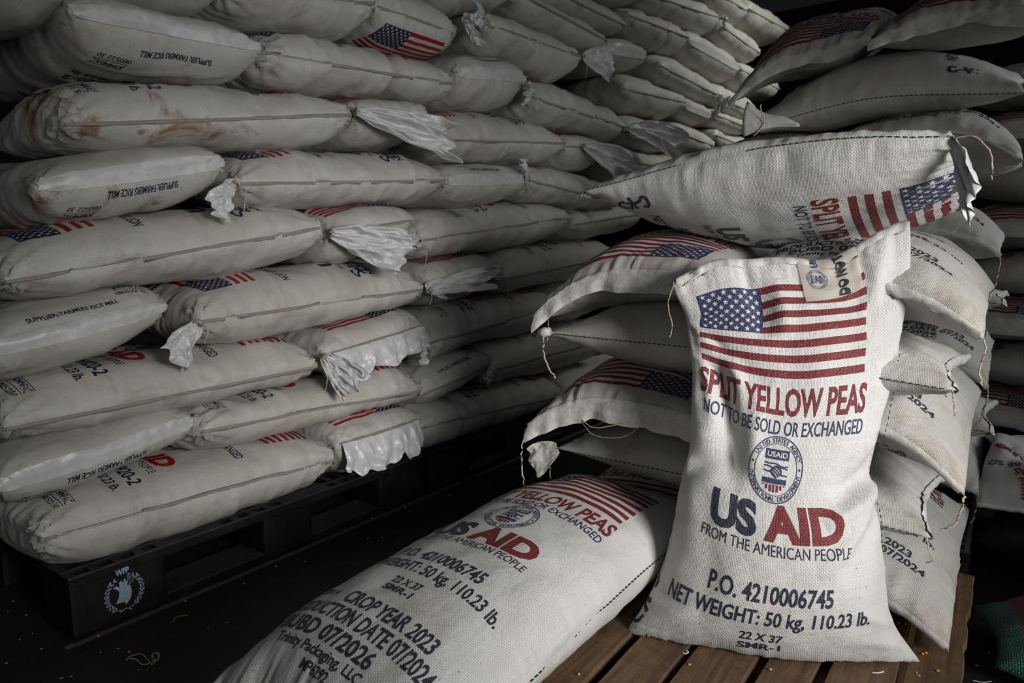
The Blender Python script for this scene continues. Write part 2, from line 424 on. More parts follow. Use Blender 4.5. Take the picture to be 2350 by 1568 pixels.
def art_peas(full=True):
    a = Art(); R, B, N, Wt = 1, 2, 3, 0
    a.flag(-0.187, 0.058, 0.358, 0.180, R, B, Wt)
    a.text('SPLIT YELLOW PEAS', -0.006, 0.280, 0.372, 0.050, R, 0.028)
    a.text('NOT TO BE SOLD OR EXCHANGED', 0.0, 0.326, 0.358, 0.025, B, 0.012)
    a.seal(0.0, 0.398, 0.058, R, B, Wt)
    a.text('US', -0.080, 0.488, 0.094, 0.062, N, 0.05); a.text('AID', 0.056, 0.488, 0.152, 0.062, R, 0.05)
    a.text('FROM THE AMERICAN PEOPLE', 0.0, 0.533, 0.278, 0.019, N, 0.0)
    a.text('P.O. 4210006745', 0.0, 0.606, 0.215, 0.033, N, 0.024)
    a.text('NET WEIGHT: 50 kg, 110.23 lb.', 0.0, 0.652, 0.362, 0.036, N, 0.022)
    a.text('22 X 37', 0.0, 0.688, 0.070, 0.018, N, 0.025); a.text('SMR-1', 0.0, 0.711, 0.070, 0.017, N, 0.025)
    a.text('LINE ITEM 4', -0.145, 0.760, 0.090, 0.017, N, 0.015); a.text('CROP YEAR 2023', 0.04, 0.763, 0.215, 0.032, N, 0.026)
    a.text('PRODUCTION DATE 07/2024', 0.0, 0.802, 0.360, 0.032, N, 0.026)
    a.text('BUBD 07/2026', -0.03, 0.840, 0.230, 0.031, N, 0.028)
    a.text('Trinity Packaging, LLC', -0.02, 0.872, 0.215, 0.023, N, 0.022)
    a.text('MP6292', 0.0, 0.895, 0.068, 0.018, N, 0.022)
    a.marker(-0.235, 0.69, 0.052, N, math.radians(-80))
    return a
def art_rice():
    a = Art(); R, B, Wt = 1, 2, 0
    a.flag(-0.160, 0.090, 0.31, 0.150, R, B, Wt)
    a.text('NOT TO BE SOLD OR EXCHANGED', 0.0, 0.335, 0.345, 0.026, B, 0.02)
    a.seal(0.0, 0.42, 0.06, R, B, Wt)
    a.text('US', -0.080, 0.515, 0.095, 0.060, B, 0.05); a.text('AID', 0.058, 0.515, 0.155, 0.060, R, 0.05)
    a.text('FROM THE AMERICAN PEOPLE', 0.0, 0.562, 0.295, 0.019, B, 0.0)
    a.text('P.O. 4210006920-2', 0.02, 0.615, 0.31, 0.034, B, 0.024)
    a.text('NET WEIGHT: 50 kg, 110.23 lb.', 0.0, 0.665, 0.360, 0.032, B, 0.022)
    a.text('JOHN', 0.128, 0.765, 0.042, 0.018, B, 0.05); a.text('PAC', 0.165, 0.765, 0.030, 0.018, B, 0.0)
    a.rect(0.105, 0.752, 0.182, 0.7535, B); a.rect(0.105, 0.7775, 0.182, 0.779, B)
    a.text('080522 30', 0.142, 0.790, 0.075, 0.012, B, 0.01)
    a.text('SUPPLIER: FARMERS RICE MILL', 0.0, 0.815, 0.200, 0.0135, B, 0.02)
    a.marker(-0.16, 0.62, 0.045, B, math.radians(-60))
    return a
def art_flag_only():
    a = Art(); a.flag(-0.160, 0.090, 0.31, 0.150, 1, 2, 0); return a

_cut_cache = {}
def cut_art(art_key, nu, nv, wf, lf):
    """artwork converted to grid units of a sack sheet and cut along every grid line"""
    key = (art_key, nu, nv, round(wf, 3), round(lf, 3))
    if key in _cut_cache: return _cut_cache[key]
    a = ARTS[art_key]
    bm = bmesh.new()
    vs = [bm.verts.new(((x / wf + 0.5) * nv, y / lf * nu, l)) for (x, y), l in zip(a.v, a.l)]
    for f, m in zip(a.f, a.m):
        try: bm.faces.new([vs[i] for i in f]).material_index = m
        except ValueError: pass
    for ax, n in ((0, nv), (1, nu)):
        lo = min(v.co[ax] for v in bm.verts); hi = max(v.co[ax] for v in bm.verts)
        for i in range(max(0, int(lo)), min(n, int(hi) + 1) + 1):
            co = [0, 0, 0]; co[ax] = i + 1e-4; no = [0, 0, 0]; no[ax] = 1
            bmesh.ops.bisect_plane(bm, geom=bm.verts[:] + bm.edges[:] + bm.faces[:], dist=1e-6, plane_co=co, plane_no=no)
    dead = [f for f in bm.faces if not (0.3 < f.calc_center_median().x < nv - 0.3 and 0.3 < f.calc_center_median().y < nu - 0.3)]
    if dead: bmesh.ops.delete(bm, geom=dead, context='FACES')
    bm.verts.index_update()
    r = (np.array([v.co[:] for v in bm.verts]), [tuple(v.index for v in f.verts) for f in bm.faces], np.array([f.material_index for f in bm.faces]))
    bm.free(); _cut_cache[key] = r
    return r
ARTS = dict(peas=art_peas(), rice=art_rice(), flag=art_flag_only())

# ------------------------------------------------------------------ the sack builder
def sack(name, mats, keys, nu=64, nv=40, pe=2.6, qe=1.7, px=2.6, qx=1.7, mouth=1, prints=(), seed=1, lump=0.006,
         pleat=(0.004, 0.004), side=0.003, stars=(), ear=0.0, endc=(0.03, 0.03), droop=None, folds=(), arc='both', print_shift=0.0, print_off=0.0, wrk=0.0,
         wf=None, lf=None, extra=None):
    """A filled sack of two sheets joined at the side seams (a = -1, +1) and the end seams (b = 0, 1).
    keys: [(t, centre, half-width vector, top bulge vector, bottom bulge vector)]"""
    tau = np.linspace(-math.pi / 2, math.pi / 2, 500)
    Y = np.sign(np.sin(tau)) * np.abs(np.sin(tau)) ** (2 / pe); g = np.maximum(np.cos(tau), 0) ** (2 / qe); t = (Y + 1) / 2
    t = np.clip(t, 0, 1)
    cc, ww, up, dn = (spline([(k[0], k[i]) for k in keys], t) for i in (1, 2, 3, 4))
    ww = ww * (1 + ear * np.abs(Y) ** 6)[:, None]
    up = up * g[:, None]; dn = dn * g[:, None]
    def alen(p): return np.concatenate([[0], np.cumsum(np.linalg.norm(np.diff(p, axis=0), axis=1))])
    lt, lb, lc = alen(cc + up), alen(cc + dn), alen(cc)
    s = lt * 0.9 + lc * 0.1 if arc == 'top' else (lt + lb + lc) / 3
    q = np.linspace(0, s[-1], nu + 1)
    I = lambda A: np.stack([np.interp(q, s, A[:, i]) for i in range(3)], 1)
    cc, ww, up, dn = I(cc), I(ww), I(up), I(dn); Yq = np.interp(q, s, Y)
    if lf is None: lf = round(float(s[-1]) / 0.02) * 0.02
    tang = nrm(np.gradient(cc, axis=0))
    th = np.linspace(-math.pi / 2, math.pi / 2, 161)
    Xd = np.sign(np.sin(th)) * np.abs(np.sin(th)) ** (2 / px); Fd = np.maximum(np.cos(th), 0) ** (2 / qx)
    av = np.linspace(-1, 1, nv + 1)
    if wf is None: wf = round(float(alen(Xd[:, None] * ww[nu // 2] + Fd[:, None] * (up if not prints or prints[0][1] == 0 else dn)[nu // 2])[-1]) / 0.02) * 0.02
    sheets = []
    for bul in (up, dn):
        P = np.zeros((nu + 1, nv + 1, 3))
        for i in range(nu + 1):
            l = alen(Xd[:, None] * ww[i] + Fd[:, None] * bul[i]); u = (av + 1) / 2 * l[-1]
            X = np.interp(u, l, Xd); F = np.interp(u, l, Fd)
            X[0], X[-1], F[0], F[-1] = -1, 1, 0, 0
            e = endc[0] if Yq[i] < 0 else endc[1]
            P[i] = cc[i] + X[:, None] * ww[i] + F[:, None] * bul[i] + tang[i] * (np.sign(Yq[i]) * e * abs(Yq[i]) ** 5 * (X ** 2 - 0.4))[:, None]
            if droop is not None: P[i, :, 2] -= droop(X, Yq[i])
        sheets.append(P)
    A = np.broadcast_to(av, (nu + 1, nv + 1)); B = np.broadcast_to(np.linspace(0, 1, nu + 1)[:, None], (nu + 1, nv + 1))
    ds = (1 - np.abs(A)) * wf / 2; de0 = B * lf; de1 = (1 - B) * lf
    out = []
    for k, P in enumerate(sheets):
        du = np.gradient(P, axis=0); dv = np.gradient(P, axis=1)
        N = np.cross(dv, du)
        ref = (up if k == 0 else dn)[nu // 2]
        N = nrm(N) * (1 if np.dot(N[nu // 2, nv // 2], ref) > 0 else -1)
        x, y = A * wf / 2, B * lf; sd = seed * 3 + k * 50
        env = 1 - np.exp(-(np.minimum(ds, np.minimum(de0, de1)) / 0.012) ** 2)
        D = lump * fbm(x * 7, y * 7, sd)
        D = D + side * np.exp(-ds / 0.05) * ridged(y * 32, x * 5, sd + 3)
        D = D + pleat[0] * np.exp(-de0 / 0.055) * ridged(x * 46, y * 5, sd + 5) + pleat[1] * np.exp(-de1 / 0.055) * ridged(x * 46, y * 5, sd + 7)
        if wrk: D = D + wrk * np.maximum(0, ridged(y * 11 + 0.25 * np.sin(x * 9), x * 3, sd + 9) - 0.75) * 2
        for (sa, sb, amp, R, kk) in stars:
            dx = (1 - sa * A) * wf / 2; dy = de0 if sb == 0 else de1
            r = np.hypot(dx, dy); an = np.arctan2(dy, dx)
            D = D + amp * np.exp(-(r / R) ** 2) * (1.3 - 2.2 * np.abs(np.sin(kk * 0.5 * an + sd)) + 0.6 * np.sin(kk * 1.7 * an + 2 * sd)) * np.minimum(r / 0.03, 1)
        if k == 0:
            for (a0, b0, a1, b1, dep, wid) in folds:
                p0 = np.array([a0 * wf / 2, b0 * lf]); p1 = np.array([a1 * wf / 2, b1 * lf]); v = p1 - p0; L = np.linalg.norm(v); v = v / L
                rx, ry = x - p0[0], y - p0[1]; al = np.clip((rx * v[0] + ry * v[1]) / L, 0, 1); 
                dd = (rx - al * L * v[0]) * -v[1] + (ry - al * L * v[1]) * v[0]; dl = np.hypot(rx - al * L * v[0], ry - al * L * v[1])
                D = D + dep * np.exp(-(dl / wid) ** 2) * np.sin(np.clip(al * 0.9 + 0.1, 0, 1) * math.pi) ** 0.6
        if extra is not None: D = D + extra(k, x, y)
        P2 = P + N * (D * env)[..., None]
        out.append(P2)
    Pt, Pb = out
    for P2 in (Pt, Pb): pass
    def norm(P, ref):
        N = nrm(np.cross(np.gradient(P, axis=1), np.gradient(P, axis=0)))
        return N * (1 if np.dot(N[nu // 2, nv // 2], ref[nu // 2]) > 0 else -1)
    Nt, Nb = norm(Pt, up), norm(Pb, dn)
    flip = np.dot(np.cross(Pt[nu // 2, nv // 2 + 1] - Pt[nu // 2, nv // 2], Pt[nu // 2 + 1, nv // 2] - Pt[nu // 2, nv // 2]), up[nu // 2]) < 0
    # one closed mesh: top grid, bottom grid sharing the seams
    n1 = (nu + 1) * (nv + 1); idx_t = np.arange(n1).reshape(nu + 1, nv + 1); idx_b = idx_t.copy()
    inner = np.zeros((nu + 1, nv + 1), bool); inner[1:-1, 1:-1] = True
    idx_b[inner] = n1 + np.arange(inner.sum())
    V = np.concatenate([Pt.reshape(-1, 3), Pb[inner]]); UV = np.stack([A * wf / 2, B * lf], -1)
    UVa = np.concatenate([UV.reshape(-1, 2), UV[inner]])
    def quads(ix, rev):
        q = np.stack([ix[:-1, :-1], ix[:-1, 1:], ix[1:, 1:], ix[1:, :-1]], -1).reshape(-1, 4)
        return (q[:, ::-1] if rev else q).tolist()
    F = quads(idx_t, flip) + quads(idx_b, not flip); M = [0] * len(F)
    for (art, sheet) in prints:
        P, N, bul = (Pt, Nt, up) if sheet == 0 else (Pb, Nb, dn)
        co, fs, fm = cut_art(art, nu, nv, wf, lf)
        udir = tang[nu // 2] * (1 if mouth == 1 else -1)
        sx = 1 if np.dot(np.cross(udir, bul[nu // 2]), ww[nu // 2]) > 0 else -1
        fj = co[:, 0] + print_shift / wf * nv; fj = np.clip(fj if sx > 0 else nv - fj, 0.001, nv - 0.001)
        co = co + np.array([0, print_off / lf * nu, 0]); fi = co[:, 1] if mouth == 0 else nu - co[:, 1]; fi = np.clip(fi, 0.001, nu - 0.001)
        i0 = fi.astype(int); j0 = fj.astype(int); u = (fi - i0)[:, None]; v = (fj - j0)[:, None]
        bl = lambda G: G[i0, j0] * (1 - u) * (1 - v) + G[i0 + 1, j0] * u * (1 - v) + G[i0, j0 + 1] * (1 - u) * v + G[i0 + 1, j0 + 1] * u * v
        base = len(V); V = np.concatenate([V, bl(P) + nrm(bl(N)) * (0.0007 + 0.0006 * co[:, 2:3])])
        UVa = np.concatenate([UVa, bl(UV)])
        # keep the faces turned outwards
        f0 = [np.array(f) for f in fs]
        w3 = V[base:]; 
        c0 = f0[0]; nn = np.cross(w3[c0[1]] - w3[c0[0]], w3[c0[2]] - w3[c0[0]]); rv = np.dot(nn, bl(N)[c0[0]]) < 0
        F += [tuple(int(i) + base for i in (f[::-1] if rv else f)) for f in f0]; M += fm.tolist()
    org = np.array([cc[:, 0].mean(), cc[:, 1].mean(), min(Pb[..., 2].min(), Pt[..., 2].min())])
    o = mesh_obj(name, V, F, mats, M, UVa, True, None, org)
    return dict(o=o, org=org, Pt=Pt, Pb=Pb, Nt=Nt, Nb=Nb, nu=nu, nv=nv, wf=wf, lf=lf, tang=tang)

def part(S, mb, name, mats, smooth=True, label=None):
    o = mesh_obj(name, mb.v, mb.f, mats, mb.m, None, smooth, S['o'], S['org'])
    if label: o['label'] = label
    return o

def edge(S, which):
    """seam polyline, outward direction and the up direction along it"""
    Pt, Pb = S['Pt'], S['Pb']
    sl = {'a0': (slice(None), 0), 'a1': (slice(None), -1), 'b0': (0, slice(None)), 'b1': (-1, slice(None))}[which]
    ins = {'a0': (slice(None), 2), 'a1': (slice(None), -3), 'b0': (2, slice(None)), 'b1': (-3, slice(None))}[which]
    p = Pt[sl]; out = nrm(p - (Pt[ins] + Pb[ins]) / 2); up = nrm(Pt[ins] - Pb[ins] + 1e-6)
    k = np.ones(9) / 9; sm = lambda q: nrm(np.stack([np.convolve(np.pad(q[:, i], 4, mode='edge'), k, 'valid') for i in range(3)], 1))
    out, up = sm(out), sm(up)
    return p, out, up

def seam_lip(S, which, size=0.006, mat=None, i0=0.02, i1=0.98, name='side_seam', hang=1.0):
    p, out, up = edge(S, which); n = len(p); sl = slice(int(i0 * n), max(int(i1 * n), 3))
    p, out, up = p[sl], out[sl], up[sl]; k = np.arange(len(p)); w = (1 + 0.22 * vnoise(k * 0.35, 0 * k, len(p)))[:, None]
    G = np.stack([p - out * 0.004 + up * 0.001, p + out * 0.0045 + up * 0.0015 * w, p + out * size * 0.85 - up * size * hang * w, p + out * size * 0.55 - up * size * 1.15 * hang * w, p - out * 0.004 - up * 0.002], 1)
    b = MB(); b.grid(G); return part(S, b, name, [mat or M_LIP])

def stitches(S, which, i0=0.03, i1=0.97, mat=None, dash=0.0070, gap=0.0050, r=0.0012, lift=0.0025, off=0.0, name='green_stitching'):
    p, out, up = edge(S, which)
    p = p + out * lift + up * off
    l = np.concatenate([[0], np.cumsum(np.linalg.norm(np.diff(p, axis=0), axis=1))]); b = MB()
    s = l[-1] * i0
    while s < l[-1] * i1:
        q = np.linspace(s, s + dash, 3); b.tube(np.stack([np.interp(q, l, p[:, k]) for k in range(3)], 1), r, 5); s += dash + gap
    return part(S, b, name, [mat or M_GREEN], label='dashed dark green stitching')

def end_tape(S, which, top=0.024, bot=0.010, out_=0.006, mat=None, lift=0.0035, wav=0.5, hang=0.0, i0=0.02, i1=0.98, name='closing_tape', seed=1):
    """a folded band of tape sewn over an end seam; hang > 0 lets it stand off as a loose flap"""
    Pt, Pb, Nt, Nb = S['Pt'], S['Pb'], S['Nt'], S['Nb']; p, out, up = edge(S, which)
    n = len(p); sl = slice(int(i0 * n), int(math.ceil(i1 * n)))
    st = S['lf'] / S['nu']; kt = max(1, int(round(top / st))); kb = max(1, int(round(bot / st)))
    if which == 'b0': T, TN, Bm, BN = Pt[kt], Nt[kt], Pb[kb], Nb[kb]
    else: T, TN, Bm, BN = Pt[-1 - kt], Nt[-1 - kt], Pb[-1 - kb], Nb[-1 - kb]
    k = np.arange(n); wv = (vnoise(k * 0.31, 0 * k, seed) * wav * 0.006)[:, None]; wv2 = (vnoise(k * 0.2, 0 * k, seed + 5) * wav * 0.012)[:, None]
    if hang:
        zz = np.array([0, 0, -1.0])
        R = [T + TN * lift, (T + p) / 2 + TN * lift * 1.5 + out * 0.004, p + out * out_ + wv * up, p + out * (out_ + hang * 0.35 + wv) + zz * hang * 0.5 + wv2 * out,
             p + out * (out_ + hang * 0.35) + zz * hang * (1 + wv2 * 12) + wv * 2 * out]
    else:
        R = [T + TN * lift * (1 + wv * 60), (T + p) / 2 + TN * lift * 1.2 + out * 0.003 + wv * up, p + out * out_ + wv * up, p + out * out_ * 0.7 - up * 0.005 + wv * up, Bm + BN * lift]
    b = MB(); b.grid(np.stack([r[sl] for r in R], 1)); return part(S, b, name, [mat or M_TAPE])

def tail(S, tie, d, length=0.2, width=0.16, sag=0.6, seed=1, mat=None, name='loose_plastic_tail', n=16, m=16, crum=0.02, neck=0.012, side_v=None):
    """a crumpled free end of film spreading from the tie"""
    tie = np.asarray(tie, float); d = nrm(np.asarray(d, float)); z = np.array([0, 0, 1.0])
    sv = nrm(side_v) if side_v is not None else nrm(z - d * np.dot(z, d)); nv = np.cross(d, sv)
    u = np.linspace(0, 1, n)[:, None]; v = np.linspace(-1, 1, m)[None, :]
    wd = neck + (width / 2 - neck) * np.minimum(1, u * 1.25) ** 0.7
    edgew = 1 + 0.16 * vnoise(v * 2.2 + 0 * u, 0 * v + 0 * u + seed, seed)
    dis = crum * (0.45 + 0.8 * u) * (1.25 * ridged(u * 3.2 + 0.8 * v, v * 3.0 - 0.9 * u, seed, 4) + 0.5 * np.sin(v * 6 + seed + 2 * u))
    L = length * u * edgew
    P = tie + L[..., None] * d + (v * wd)[..., None] * sv + dis[..., None] * nv
    P[..., 2] -= sag * length * (u ** 2)
    b = MB(); b.grid(P); o = part(S, b, name, [mat or M_LINER])
    md = o.modifiers.new('film', 'SOLIDIFY'); md.thickness = 0.0008
    sb = o.modifiers.new('soft', 'SUBSURF'); sb.levels = 1; sb.render_levels = 1
    return o

def string(S, pts, r=0.0016, name='tie_string', n=20, mat=None):
    b = MB(); q = curve_pts(pts, n); k = np.arange(n)
    q = q + np.stack([vnoise(k * .9, k * 0, 3), vnoise(k * .9, k * 0, 9), 0 * k], 1) * r * 1.2
    b.tube(q, r, 6); return part(S, b, name, [mat or M_STRING])

def wrap(S, p, d, R=0.016, r=0.0017):
    """two turns of string round a gathered neck"""
    d = nrm(d); u = nrm(np.cross(d, [0.1, 0.2, 1.0])); v = np.cross(d, u); b = MB()
    a = np.linspace(0, 4 * math.pi, 40)
    b.tube([p + R * (math.cos(x) * u + math.sin(x) * v) + d * 0.004 * (x / 6.28 - 1) for x in a], r, 5)
    return part(S, b, 'tie_string', [M_STRING])
# ------------------------------------------------------------------ left stack: rice sacks on black pallets, face plane x = 0
RS = [M_RICE, M_RRED, M_RBLUE]
RD = [M_RDIRT, M_RRED, M_RBLUE]
ORD = ['bottom', 'second', 'third', 'fourth', 'fifth', 'sixth', 'seventh', 'eighth', 'ninth', 'tenth', 'eleventh', 'twelfth', 'thirteenth']
POS = ['first', 'second', 'third', 'fourth', 'fifth', 'sixth', 'seventh', 'eighth', 'ninth']
row_group = lambda r: 'rice sacks in the %s row of the long stack' % ORD[r - 1]
NEAR = dict(nu=84, nv=56); FAR = dict(nu=40, nv=28)
_seed = [10]
def nseed():
    _seed[0] += 1; return _seed[0]

SPECS = []
def side_bag(r, n, L, R, T, mouth=1, look='', art='rice', dirty=False, xf=0.045, Wd=0.42, tails=(), res=None, fold=None):
    SPECS.append(dict(kind='side', r=r, n=n, L=L, R=R, T=T, mouth=mouth, look=look, art=art, dirty=dirty, xf=xf, Wd=Wd, tails=tails, res=res, fold=fold))
def end_bag(r, n, L, R, T, look='', art='rice', sheet=0, mouth=1, tape=True, dirty=False, xf=0.045, res=None, flap=0.0, big_tail=None, Ld=0.80, poff=0.0):
    SPECS.append(dict(kind='end', r=r, n=n, L=L, R=R, T=T, mouth=mouth, look=look, art=art, sheet=sheet, tape=tape, dirty=dirty, xf=xf, res=res, flap=flap, big_tail=big_tail, Ld=Ld, poff=poff))

def settle():
    """let each sack of the stack fill the room between the sacks above and below it"""
    for s in SPECS:
        s['pl'], s['pr'] = at(*s['L'], x=s['xf']), at(*s['R'], x=s['xf'])
    zz = lambda s, y: s['pl'][2] + (s['pr'][2] - s['pl'][2]) * (y - s['pl'][1]) / (s['pr'][1] - s['pl'][1])
    q = np.linspace(0.06, 0.94, 9)
    for s in SPECS:
        ys = s['pl'][1] + (s['pr'][1] - s['pl'][1]) * q; U = []; D = []
        for y in ys:
            z = zz(s, y); du = dd = None
            for o in SPECS:
                if o is s or not (o['pl'][1] - 0.03 < y < o['pr'][1] + 0.03): continue
                dz = zz(o, y) - z
                if 0.05 < dz < 0.34: du = dz if du is None else min(du, dz)
                if 0.05 < -dz < 0.34: dd = -dz if dd is None else min(dd, -dz)
            U.append(np.clip(du * 0.5 + 0.002, 0.06, 0.15) if du else s['T'] * 0.5)
            D.append(np.clip(dd * 0.5 + 0.002, 0.06, 0.15) if dd else (z - 0.154 if s['r'] == 1 else s['T'] * 0.48))
        k = np.array([1, 2, 3, 2, 1.0]); k /= k.sum(); sm = lambda a: np.convolve(np.pad(np.array(a), 2, mode='edge'), k, 'valid')
        s['up'], s['dn'], s['q'] = sm(U), sm(D), q

def build_side(s):
    pl, pr, Wd, sd, r, n = s['pl'], s['pr'], s['Wd'], nseed(), s['r'], s['n']
    pl, pr = pl + V(0, -0.004, 0), pr + V(0, 0.004, 0)
    hw = np.array([Wd / 2, 0, 0.0]); keys = []
    tt = (s['q'] - 0.5) * 0.98 + 0.5
    for t, u, d in zip(tt[::2], s['up'][::2], s['dn'][::2]): keys.append((t, pl + (pr - pl) * t - hw, hw, V(0, 0, u), V(0, 0, -d)))
    keys = [(0, pl - hw, hw, keys[0][3], keys[0][4])] + keys + [(1, pr - hw, hw, keys[-1][3], keys[-1][4])]
    S = sack('rice_sack', RD if s['dirty'] else RS, keys, mouth=s['mouth'], pe=7.5, qe=2.1, px=3.2, qx=2.05, seed=sd, lump=0.007, side=0.0034, pleat=(0.008, 0.008),
             prints=[(s['art'], 0)] if s['art'] else (), stars=[(1, 0, 0.013, 0.085, 18), (1, 1, 0.011, 0.075, 16)], endc=(-0.016, -0.016), wrk=0.0042, extra=s['fold'], **(s['res'] or NEAR))
    tag(S['o'], 'lengthwise rice sack, %s, %s row up, %s from near corner' % (s['look'], ORD[r - 1], POS[n - 1]), 'sack', row_group(r))
    seam_lip(S, 'a1', 0.006)
    for k, (end, d, ln, wd, sg) in enumerate(s['tails']):
        p, out, u = edge(S, 'a1'); tie = p[0 if end == 0 else -1] + np.array([0.004, (-0.004 if end == 0 else 0.004), 0])
        tail(S, tie, d, ln * 0.68, wd * 0.8, sg * 0.7, sd + k, crum=0.012)
        wrap(S, tie + nrm(d) * 0.008, d, 0.011)
        string(S, [tie + np.array([0.012, 0, 0]), tie + np.array([0.026, 0.004, -0.025]), tie + np.array([0.024, -0.004, -0.055 - 0.02 * (sd % 3)])], 0.0014)
    return S

def build_end(s):
    pl, pr, sd, r, n, Ld = s['pl'], s['pr'], nseed(), s['r'], s['n'], s['Ld']
    c0 = (pl + pr) / 2; hw = (pr - pl) / 2 * 1.015; c1 = c0 + np.array([-Ld, 0, 0.0])
    up, dn = V(0, 0, s['up'][2:7].mean()), V(0, 0, -s['dn'][2:7].mean())
    keys = [(0, c0, hw, up, dn), (1, c1, hw, up, dn)]
    S = sack('rice_sack', RD if s['dirty'] else RS, keys, mouth=s['mouth'], pe=6.5, qe=2.1, px=4.6, qx=2.1, seed=sd, lump=0.007, side=0.003, pleat=(0.004, 0.003), wrk=0.003,
             prints=[(s['art'], s['sheet'])] if s['art'] else (), print_off=s['poff'], stars=[(1, 0, 0.009, 0.07, 16), (-1, 0, 0.009, 0.07, 16)], endc=(-0.016, -0.012), **(s['res'] or NEAR))
    tag(S['o'], 'end-on rice sack, %s, %s row up, %s from near corner' % (s['look'] or ('taped end showing' if s['tape'] else 'sewn end showing'), ORD[r - 1], POS[n - 1]), 'sack', row_group(r))
    if s['tape']: end_tape(S, 'b0', top=0.022, bot=0.009, out_=0.004, lift=0.0028, wav=0.9, seed=sd)
    else: seam_lip(S, 'b0', 0.006, name='end_seam')
    if s['flap']:
        flap = s['flap']; p, out, u = edge(S, 'b0'); b = MB(); m = len(p); k = np.arange(m); rows = []
        for j in range(11):
            q = j / 10.0
            wv = 0.012 * ridged(k * 0.16, k * 0 + q * 2.2, sd, 3) * (0.3 + q) + 0.006 * np.sin(k * 0.5 + 3 * q + sd) * q
            rows.append(p + np.array([1, 0, 0]) * (0.006 + 0.018 * math.sin(q * 2.2) + wv)[:, None] + np.array([0, 0, -1.0]) * (flap * q * (1 + 0.22 * vnoise(k * 0.22, k * 0, sd)))[:, None])
        b.grid(np.stack(rows, 1)[2:-1]); o = part(S, b, 'loose_plastic_flap', [M_LINER])
        md = o.modifiers.new('film', 'SOLIDIFY'); md.thickness = 0.0008
        sb = o.modifiers.new('soft', 'SUBSURF'); sb.levels = 1; sb.render_levels = 1
    if s['big_tail']:
        tp, d, ln, wd, sg = s['big_tail']
        tie = at(*tp, x=s['xf'] + 0.02); tail(S, tie, d, ln, wd, sg, sd, crum=0.017, n=30, m=30)
        wrap(S, tie + nrm(d) * 0.006, d, 0.012)
    return S

D_R = lambda z=-0.35, x=0.25: (x, 1.0, z)
D_L = lambda z=-0.35, x=0.25: (x, -1.0, z)
# bottom row
side_bag(1, 1, (92, 1238), (772, 1052), 0.170, 1, 'half draped over the pallet edge')
end_bag(1, 2, (778, 1020), (962, 962), 0.165, 'long loose film flap', tape=False, mouth=0, flap=0.10)
side_bag(1, 3, (958, 985), (1290, 905), 0.165, 1, 'star-shaped gather in shade')
side_bag(1, 4, (1296, 905), (1560, 840), 0.165, 1, 'almost hidden in the dark', art=None, res=FAR)
# second row
end_bag(2, 1, (-8, 1125), (450, 968), 0.155, '', sheet=1)
side_bag(2, 2, (456, 990), (968, 895), 0.165, 1, 'puckered corner beside a taped sack')
end_bag(2, 3, (972, 905), (1128, 832), 0.165, 'pale hem in shadow', tape=False)
side_bag(2, 4, (1132, 848), (1400, 775), 0.165, 1, 'gathered corner in deep shade', tails=[(0, D_L(-0.9), 0.08, 0.06, 0.2)], res=FAR)
# third row
side_bag(3, 1, (2, 985), (735, 838), 0.185, 1, 'red stripes at its far end', tails=[(1, D_R(-0.5), 0.10, 0.09, 0.4)])
end_bag(3, 2, (745, 815), (975, 745), 0.17, 'wide crumpled film flap', tape=False, mouth=0, flap=0.085, big_tail=((742, 815), (0.5, 0.6, -0.75), 0.13, 0.11, 0.1))
side_bag(3, 3, (975, 790), (1285, 700), 0.19, 1, 'dark print on its near end', tails=[(0, (0.25, -0.3, -1), 0.10, 0.05, 0.1)])
side_bag(3, 4, (1290, 700), (1500, 640), 0.19, 1, 'black with shade', art=None, res=FAR)
# fourth row
end_bag(4, 1, (-55, 815), (388, 702), 0.195, '')
side_bag(4, 2, (455, 737), (975, 662), 0.200, 0, 'star-shaped gather and hanging tail', tails=[(0, (0.22, -0.75, -0.75), 0.15, 0.12, 0.25), (1, D_R(0.1), 0.10, 0.09, 0.2)])
end_bag(4, 3, (985, 650), (1142, 615), 0.18, 'red stripes on top', tape=False, mouth=0, flap=0.03, big_tail=((985, 668), (0.35, 1.0, 0.25), 0.24, 0.09, 0.05))
side_bag(4, 4, (1150, 640), (1420, 585), 0.18, 1, 'dim, behind a crumpled tail', tails=[(0, (0.3, -0.6, 0.5), 0.09, 0.08, 0.1)], res=FAR)
# fifth row
side_bag(5, 1, (2, 648), (742, 520), 0.205, 0, 'flag and NOT printed on top')
end_bag(5, 2, (755, 540), (955, 503), 0.19, 'big crumpled tail hanging', tape=False, mouth=0, big_tail=((757, 535), (0.3, 1.0, -0.17), 0.25, 0.14, 0.08))
side_bag(5, 3, (962, 552), (1310, 498), 0.20, 1, 'tail end pointing back left', tails=[(0, (0.4, -0.9, 0.1), 0.13, 0.06, 0.3)])
side_bag(5, 4, (1318, 515), (1480, 488), 0.19, 1, 'dim, beside the pea sack pile', res=FAR)
# sixth row
end_bag(6, 1, (85, 428), (520, 372), 0.20, 'rusty stain on top', sheet=1, dirty=True)
side_bag(6, 2, (542, 420), (1025, 412), 0.20, 0, 'gathered tail at its near end', tails=[(0, (0.25, -0.75, -0.6), 0.14, 0.10, 0.3)])
end_bag(6, 3, (1030, 418), (1207, 412), 0.20, '', tape=True)
side_bag(6, 4, (1210, 412), (1420, 462), 0.20, 0, 'small tail sticking up', tails=[(0, (0.2, -0.5, 0.9), 0.11, 0.07, 0.0)])
